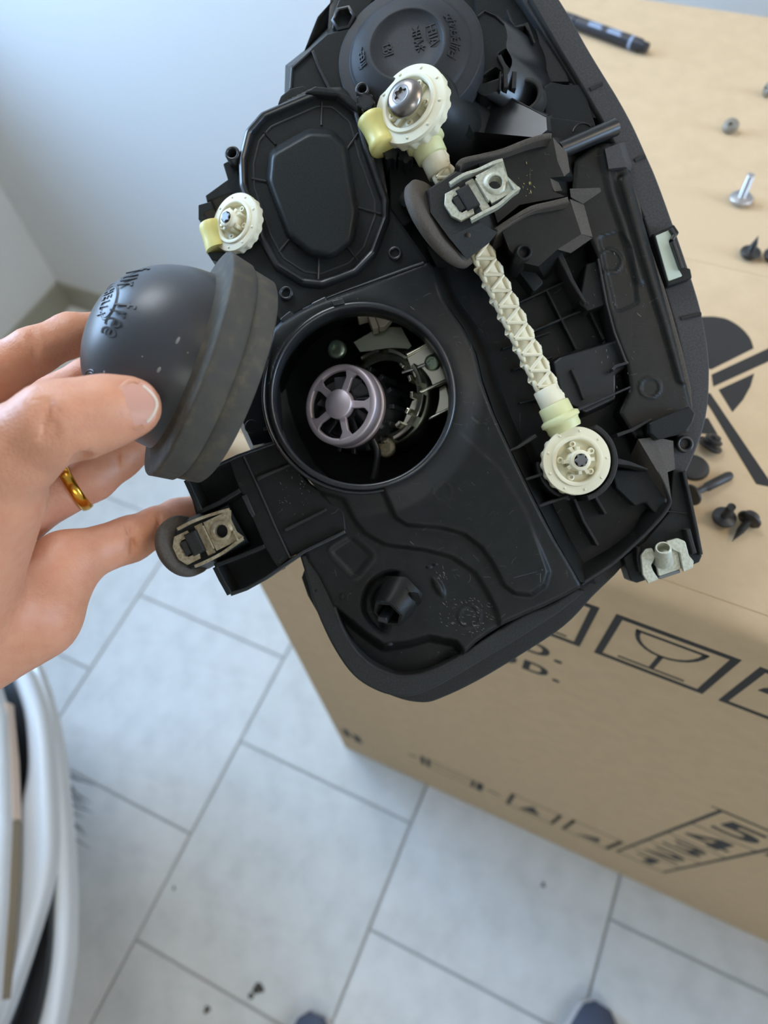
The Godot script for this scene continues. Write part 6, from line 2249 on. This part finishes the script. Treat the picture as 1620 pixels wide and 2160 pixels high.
func build_tab(o: Node3D) -> void:
	# the arm at lower left: ribbed plate, end frame with two sockets and a slot, ball puck with spring clip
	var pl := Geo.new()
	slab(pl, rounded([V(511, 958, 4), V(582, 930, 6), V(606, 962, 10), V(650, 1018, 10), V(700, 1052, 10), V(726, 1080, 10), V(730, 1118, 6), V(640, 1164, 4), V(613, 1174, 4), V(560, 1070, 4)]), -14, -80, 4)
	part("arm_plate", pl, M.plastic_scuffed, o)
	for r in [[542, 1010, 612, 980], [600, 1119, 688, 1075]]:
		var f := Geo.new()
		fin(f, [Vector2(r[0], r[1]), Vector2((r[0] + r[2]) / 2.0, (r[1] + r[3]) / 2.0), Vector2(r[2], r[3])], 8, -2, -30, 2, 6)
		part("arm_rib", f, M.plastic_dull, o)
	var e := Geo.new()
	fin(e, [Vector2(584, 932), Vector2(540, 948), Vector2(500, 962), Vector2(440, 990), Vector2(392, 1014)], 7, 6, -70, 2)
	part("arm_edge", e, M.plastic_gloss, o)
	e = Geo.new()
	fin(e, [Vector2(728, 1121), Vector2(690, 1140), Vector2(640, 1164), Vector2(560, 1220), Vector2(520, 1242), Vector2(486, 1254)], 8, 2, -70, 2)
	part("arm_edge", e, M.plastic_gloss, o)
	e = Geo.new()
	fin(e, [Vector2(513, 962), Vector2(545, 1030), Vector2(580, 1110), Vector2(612, 1178)], 4, -6, -40, 1)
	part("arm_edge", e, M.plastic_gloss, o)
	var band := Geo.new()
	slab(band, rounded([V(482, 970, 6), V(511, 960, 2), V(613, 1176, 4), V(586, 1200, 6), V(556, 1150, 3), V(552, 1140, 3), V(530, 1090, 2), V(512, 1046, 2), V(502, 1026, 6)]), -8, -80, 3)
	part("arm_band", band, M.plastic_scuffed, o)
	var tb := Geo.new()
	slab(tb, rounded([V(509, 1046, 2), V(519, 1042, 2), V(538, 1086, 2), V(532, 1092, 2), V(526, 1082, 1)]), -2, -30, 1)
	part("arm_tooth", tb, M.plastic_gloss, o)
	var fr := Geo.new()
	for w in [[[Vector2(392, 1012), Vector2(402, 1034), Vector2(412, 1056), Vector2(422, 1078)], 12.0, 4.0], [[Vector2(420, 1080), Vector2(460, 1062), Vector2(506, 1034)], 11.0, 0.0],
			[[Vector2(452, 1194), Vector2(500, 1176), Vector2(558, 1152)], 10.0, 0.0], [[Vector2(453, 1196), Vector2(466, 1222), Vector2(484, 1254)], 12.0, 2.0]]:
		fin(fr, w[0], w[1], w[2], -90, 3)
	part("socket_wall", fr, M.plastic, o)
	var fl := Geo.new()
	slab(fl, [Vector2(395, 1014), Vector2(490, 976), Vector2(600, 1200), Vector2(488, 1252), Vector2(455, 1196), Vector2(420, 1110)], -84, -104, 0)
	part("socket_floor", fl, M.plastic, o)
	var pk := Geo.new()
	pk.xf = axes(P(396, 1148, -34), Vector3(0.72, 0.36, 0.56))
	lathe(pk, [Vector2(0, -26) * PX, Vector2(62, -26) * PX, Vector2(68, -20) * PX, Vector2(69, -4) * PX, Vector2(65, 0) * PX, Vector2(40, 3) * PX, Vector2(0, 3) * PX], 56, 0.6)
	part("joint_flange", pk, M.plastic_brown, o)
	var bd := Geo.new()
	block(bd, [Vector3(372, 1122, 0), Vector3(400, 1106, 2), Vector3(480, 1066, 0), Vector3(520, 1140, 0), Vector3(440, 1186, 2), Vector3(404, 1198, 0), Vector3(384, 1172, 2)],
		[Vector3(366, 1112, -60), Vector3(400, 1092, -60), Vector3(480, 1056, -60), Vector3(530, 1150, -60), Vector3(440, 1200, -60), Vector3(404, 1210, -60), Vector3(372, 1182, -60)])
	part("joint_body", bd, M.plastic, o)
	spring_clip(o, P(432, 1138, 6), Vector3(0.9, 0.43, 0.0), Vector3(-0.05, 0.0, 1.0), 1.02, M.zinc_worn)
	# flank between arm and opening
	var fk := Geo.new()
	block(fk, [Vector3(574, 698, -56), Vector3(520, 745, -60), Vector3(500, 862, -60), Vector3(534, 940, -56), Vector3(590, 928, -50), Vector3(566, 800, -50)], [Vector3(580, 690, -150), Vector3(510, 740, -150), Vector3(490, 866, -150), Vector3(530, 952, -150), Vector3(600, 940, -150), Vector3(590, 800, -150)])
	part("left_flank", fk, M.plastic_gloss, o)
	var rr := Geo.new()
	fin(rr, [Vector2(500, 770), Vector2(540, 740), Vector2(572, 718)], 5, -44, -80, 2)
	part("flank_rib", rr, M.plastic_gloss, o)
	rr = Geo.new()
	ridge(rr, arc(531, 900, 14, 0, 360, 20), -58, 2.5, 2)
	part("flank_mark", rr, M.plastic_gloss, o)
	rr = Geo.new()
	fin(rr, [Vector2(556, 906), Vector2(578, 898)], 7, -30, -60, 2)
	part("flank_rib", rr, M.plastic_gloss, o)


func build_projector(o: Node3D) -> void:
	var al := Vector3(-0.46, 0.04, 0.88)
	var back := Geo.new()
	back.xf = axes(P(780, 838, -118), Vector3(0, 0, 1))
	lathe(back, [Vector2(232, 0) * PX, Vector2(232, -232) * PX, Vector2(0, -232) * PX], 60, 0.2)
	part("chamber_back", back, M.plastic, o)
	# fan wheel of turned aluminium: rim, five spokes, hub
	var k := PX * 1.22
	var xf := axes(P(716, 853, -70), al)
	var wheel := Geo.new()
	wheel.xf = xf
	lathe(wheel, [Vector2(74, -22) * k, Vector2(75, -21) * k, Vector2(74, -3) * k, Vector2(73, -1) * k, Vector2(71, 0) * k, Vector2(63, 0) * k, Vector2(62, -1) * k, Vector2(62, -10) * k], 80, 0.5)
	part("fan_rim", wheel, M.alu, o)
	for i in 5:
		var sp := Geo.new()
		sp.xf = xf * Transform3D(Basis(Vector3(0, 0, 1), TAU * i / 5.0 - 0.06), Vector3.ZERO)
		slab2(sp, scaled(rounded([V(20, -7, 0), V(50, -6, 6), V(59, -10, 4), V(64, -20, 2), V(64, 20, 2), V(59, 10, 4), V(50, 6, 6), V(20, 7, 0)]), k), 0.0, -6 * k, 1 * k)
		part("fan_spoke", sp, M.alu, o)
	var hub := Geo.new()
	hub.xf = xf
	lathe(hub, [Vector2(27, -8) * k, Vector2(27, 5) * k, Vector2(25.5, 6.5) * k, Vector2(0, 6.8) * k], 48, 0.5)
	part("fan_hub", hub, M.alu, o)
	var band := Geo.new()
	band.xf = xf
	lathe(band, [Vector2(72, -40) * k, Vector2(75, -38) * k, Vector2(75.6, -30) * k, Vector2(74.5, -28) * k, Vector2(70, -27) * k, Vector2(70, -20) * k], 80, 0.5)
	part("fan_band", band, M.alu, o)
	var core := Geo.new()
	core.xf = xf
	lathe(core, [Vector2(76, -120) * k, Vector2(76, -60) * k, Vector2(72, -44) * k, Vector2(71, -22) * k, Vector2(58, -22) * k, Vector2(56, -30) * k, Vector2(30, -30) * k, Vector2(30, -12) * k, Vector2(0, -12) * k], 60, 0.6)
	part("fan_motor", core, M.plastic_gloss, o)
	for i in 11:
		var bl := Geo.new()
		bl.xf = xf * Transform3D(Basis(Vector3(0, 0, 1), TAU * i / 11.0) * Basis(Vector3(1, 0, 0), 0.5), Vector3(0, 0, -17 * k))
		box(bl, Vector3(29, -13, -1) * k, Vector3(55, 13, 1) * k, 0.4 * k)
		part("fan_blade", bl, M.plastic_gloss, o)
	for i in 16:
		var cf := Geo.new()
		cf.xf = xf * Transform3D(Basis(Vector3(0, 0, 1), TAU * i / 16.0), Vector3.ZERO)
		box(cf, Vector3(68, -4, -110) * k, Vector3(84, 4, -52) * k, 1.5 * k)
		part("cooling_fin", cf, M.plastic_gloss, o)
	# polished castellated ring that holds the lamp, and the reflector's back
	var rf := axes(P(806, 838, -128), al)
	var ring := Geo.new()
	ring.xf = rf
	lathe(ring, [Vector2(128, -60) * PX, Vector2(118, -18) * PX, Vector2(112, -8) * PX, Vector2(98, -4) * PX, Vector2(86, -6) * PX, Vector2(84, -40) * PX], 72, 0.6)
	part("reflector_back", ring, M.chrome_dark, o)
	for i in 9:
		var t := Geo.new()
		var a0 := TAU * i / 9.0 + 0.2
		var pth := []
		for s in 10:
			var a := a0 + s * 0.052
			pth.push_back(rf * Vector3(cos(a) * 104 * PX, sin(a) * 104 * PX, 8 * PX))
		sweep(t, pth, [Vector2(5, -14) * PX, Vector2(5, 4) * PX, Vector2(3, 6) * PX, Vector2(-3, 6) * PX, Vector2(-5, 4) * PX, Vector2(-5, -14) * PX], rf.basis.z)
		part("retaining_tooth", t, M.chrome, o)
	var sp2 := Geo.new()
	for i in 5:
		var a := -0.9 + i * 0.42
		sp2.xf = rf * Transform3D(Basis(Vector3(0, 0, 1), a), Vector3.ZERO)
		block_local(sp2, Vector3(84, -7, -10) * PX, Vector3(92, 7, 30) * PX, 3 * PX)
	part("spring_leaf", sp2, M.chrome, o)
	# bright plates to the right of the lamp
	var p1 := Geo.new()
	block(p1, [Vector3(856, 745, -96), Vector3(906, 720, -90), Vector3(940, 706, -88), Vector3(962, 790, -88), Vector3(886, 826, -96)], [Vector3(850, 742, -116), Vector3(906, 712, -116), Vector3(946, 698, -116), Vector3(968, 796, -116), Vector3(882, 838, -116)])
	part("side_plate", p1, M.chrome, o)
	var p2 := Geo.new()
	block(p2, [Vector3(870, 846, -116), Vector3(940, 812, -110), Vector3(950, 858, -104), Vector3(842, 914, -116)], [Vector3(866, 842, -130), Vector3(946, 804, -130), Vector3(956, 866, -130), Vector3(838, 922, -130)])
	part("side_plate", p2, M.chrome, o)
	var p3 := Geo.new()
	ridge(p3, [Vector2(858, 748), Vector2(906, 722), Vector2(950, 700)], -88, 9, 5)
	ridge(p3, [Vector2(886, 828), Vector2(930, 808), Vector2(960, 794)], -88, 9, 5)
	ridge(p3, [Vector2(838, 920), Vector2(900, 886), Vector2(950, 862)], -104, 9, 6)
	part("plate_edge", p3, M.chrome, o)
	var p4 := Geo.new()
	block(p4, [Vector3(746, 722, -170), Vector3(800, 690, -166), Vector3(846, 690, -160), Vector3(868, 730, -160), Vector3(850, 748, -168), Vector3(800, 738, -170), Vector3(760, 742, -172)], [Vector3(740, 720, -220), Vector3(800, 680, -220), Vector3(856, 684, -220), Vector3(880, 734, -220), Vector3(850, 756, -220), Vector3(800, 748, -220), Vector3(750, 748, -220)])
	part("upper_plate", p4, M.chrome_dark, o)
	var br := Geo.new()
	sweep(br, path_at([Vector3(848, 786, -90), Vector3(872, 778, -88), Vector3(896, 768, -86)]), ring_profile(3.4 * PX, 8), Vector3(0, 0, 1))
	part("wire_link", br, M.steel_dark, o)
	for s in [[911, 764, -84, 17.0, Vector3(-0.3, 0, 1), true], [709, 736, -120, 20.0, Vector3(-0.3, 0.0, 1), true], [812, 943, -110, 21.0, Vector3(-0.3, 0.1, 1), false]]:
		var sg := Geo.new()
		sg.xf = axes(P(s[0], s[1], s[2]), s[4])
		var r: float = s[3] * PX
		lathe(sg, [Vector2(r * 1.08, -12 * PX), Vector2(r * 1.08, -2 * PX), Vector2(r, 0), Vector2(r * 0.82, 2 * PX), Vector2(r * 0.62, 2.4 * PX)], 36, 0.5)
		torx(sg, r * 0.62, 2.4 * PX, 5 * PX)
		part("fixing_screw", sg, M.zinc_green if s[5] else M.zinc_worn, o)
	# cream holder inside the opening's upper edge
	var tt := Geo.new()
	slab(tt, rounded([V(752, 662, 2), V(806, 644, 2), V(812, 648, 2), V(810, 654, 2), V(788, 662, 2), V(799, 690, 2), V(786, 694, 2), V(776, 666, 2), V(756, 672, 2)]), -96, -150, 1.5)
	slab(tt, rounded([V(788, 660, 2), V(826, 644, 6), V(828, 670, 8), V(812, 688, 6), V(800, 690, 2)]), -108, -150, 3)
	part("cream_holder", tt, M.cream, o)
	var cb := Geo.new()
	sweep(cb, smooth_line(path_at([Vector3(786, 926, -104), Vector3(796, 950, -104), Vector3(794, 980, -110), Vector3(788, 1010, -116)]), 5), ring_profile(8 * PX, 10), Vector3(0, 0, 1))
	part("cable", cb, M.plastic_gloss, o)


func block_local(g: Geo, lo: Vector3, hi: Vector3, bevel: float) -> void:
	box(g, lo, hi, bevel)


func build_flecks(o: Node3D) -> void:
	# torn white burrs and specks that stand on the plastic
	for s in [["burr_specks", 985.0, 1296.0, 62.0, 40.0, 80, 0.5, -16.0, 15.0, M.burr], ["burr_specks", 930.0, 1218.0, 14.0, 26.0, 14, 1.1, -10.0, 14.0, M.burr], ["paint_specks", 622.0, 1040.0, 34.0, 58.0, 34, 1.0, -13.0, 4.5, M.burr],
			["paint_specks", 1104.0, 376.0, 26.0, 40.0, 14, 1.4, 32.0, 9.0, M.nylon_amber], ["burr_specks", 1160.0, 1130.0, 22.0, 60.0, 26, 1.2, -72.0, 8.0, M.burr], ["burr_specks", 1300.0, 640.0, 60.0, 190.0, 40, 1.3, -22.0, 8.0, M.burr]]:
		var g := Geo.new()
		for i in int(s[5]):
			var r := sqrt(rng.randf())
			var a := rng.randf() * TAU
			var q := Vector2(s[1] + cos(a) * r * s[3], s[2] + sin(a) * r * s[4])
			var h: float = s[7]
			if s[0] == "burr_specks" and q.y > 1190.0 and q.x < 1060.0 or s[1] == 930.0:
				h = main_height(q)
			elif s[1] == 1300.0:
				h = -26.0 - 0.10 * (q.x - 1290.0)
			var t: float = s[6] + rng.randf_range(-0.5, 0.5)
			var l: float = s[8] * pow(rng.randf(), 2.0) * 0.5 + 1.0
			var w := rng.randf_range(0.35, 0.9)
			var e := Vector2.from_angle(t)
			var f := Vector2(-e.y, e.x) * w
			e *= l
			var top := P(q.x, q.y, h + 1.4)
			var c := [q - e, q + f, q + e, q - f]
			for k in 4:
				var p0: Vector2 = c[k]
				var p1: Vector2 = c[(k + 1) % 4]
				var n := Vector3(0, 0, 1)
				g.tri(P(p0.x, p0.y, h - 0.4), P(p1.x, p1.y, h - 0.4), top, n, n, n)
		var m := part(s[0], g, s[9], o)
		scrap(m)


func build_headlamp() -> void:
	var o := thing("headlamp", "black car headlamp lying lens down on the carton, its round bulb opening uncovered", "headlamp", Transform3D(lens_basis, EYE + lens_basis * SEAT))
	origin = SEAT
	build_shell(o)
	build_main(o)
	build_reservoir(o)
	build_round_cover(o)
	build_right(o)
	build_upper_right(o)
	build_bracket(o)
	build_drive(o)
	build_tab(o)
	build_projector(o)
	build_flecks(o)


func _ready() -> void:
	# camera
	var cam := Camera3D.new()
	cam.name = "camera"
	cam.keep_aspect = Camera3D.KEEP_HEIGHT
	var look := CameraAttributesPhysical.new()
	look.frustum_focal_length = 6.3
	look.exposure_aperture = 1.75
	look.frustum_focus_distance = 0.315
	look.frustum_near = 0.02
	look.frustum_far = 60.0
	cam.attributes = look
	cam.fov = rad_to_deg(2.0 * atan(1080.0 / FOCAL))
	cam.near = 0.02
	cam.far = 60.0
	cam.transform = Transform3D(lens_basis, EYE)
	add_child(cam)
	cam.current = true
	# sky seen through the window, exposure
	var sky := ProceduralSkyMaterial.new()
	sky.sky_top_color = Color(0.68, 0.83, 1.0)
	sky.sky_horizon_color = Color(0.77, 0.88, 1.0)
	sky.ground_horizon_color = Color(0.62, 0.62, 0.58)
	sky.ground_bottom_color = Color(0.5, 0.5, 0.46)
	sky.sky_energy_multiplier = 8.0 * DAY
	sky.ground_energy_multiplier = 4.0 * DAY
	var env := Environment.new()
	env.background_mode = Environment.BG_SKY
	env.sky = Sky.new()
	env.sky.sky_material = sky
	env.tonemap_mode = Environment.TONE_MAPPER_LINEAR
	env.tonemap_exposure = 0.139
	env.sdfgi_enabled = true
	env.ssao_enabled = true
	env.ssil_enabled = true
	var we := WorldEnvironment.new()
	we.name = "environment"
	we.environment = env
	add_child(we)
	rng.seed = 7
	make_materials()
	for k in 3:
		var m: StandardMaterial3D = M.tile.duplicate()
		m.uv1_offset = Vector3(0.37, 0.11, 0.23) * k
		m.albedo_color = [Color8(222, 221, 217), Color8(217, 217, 213), Color8(225, 224, 220)][k]
		M["tile_%d" % k] = m
	build_room()
	build_fill_lamp(Vector3(1.7, 2.5, 1.45), Vector2(1.2, 0.6), FILL_A, Color8(252, 255, 250), "added unseen cool white fill panel on the ceiling in front of the carton")
	build_fill_lamp(Vector3(1.3, 2.5, -0.65), Vector2(1.0, 0.5), FILL_B, Color8(255, 236, 210), "added unseen warm fill panel on the ceiling above the far right end of the carton")
	build_fill_lamp(Vector3(-0.85, 2.5, -0.72), Vector2(0.6, 0.6), FILL_C, Color8(240, 247, 255), "added unseen square fill panel on the ceiling above the left corner of the room")
	build_prints(build_carton())
	build_headlamp()
	build_cap()
	build_hand()
	build_fasteners()
	build_car()
	build_shoes()
	build_litter()
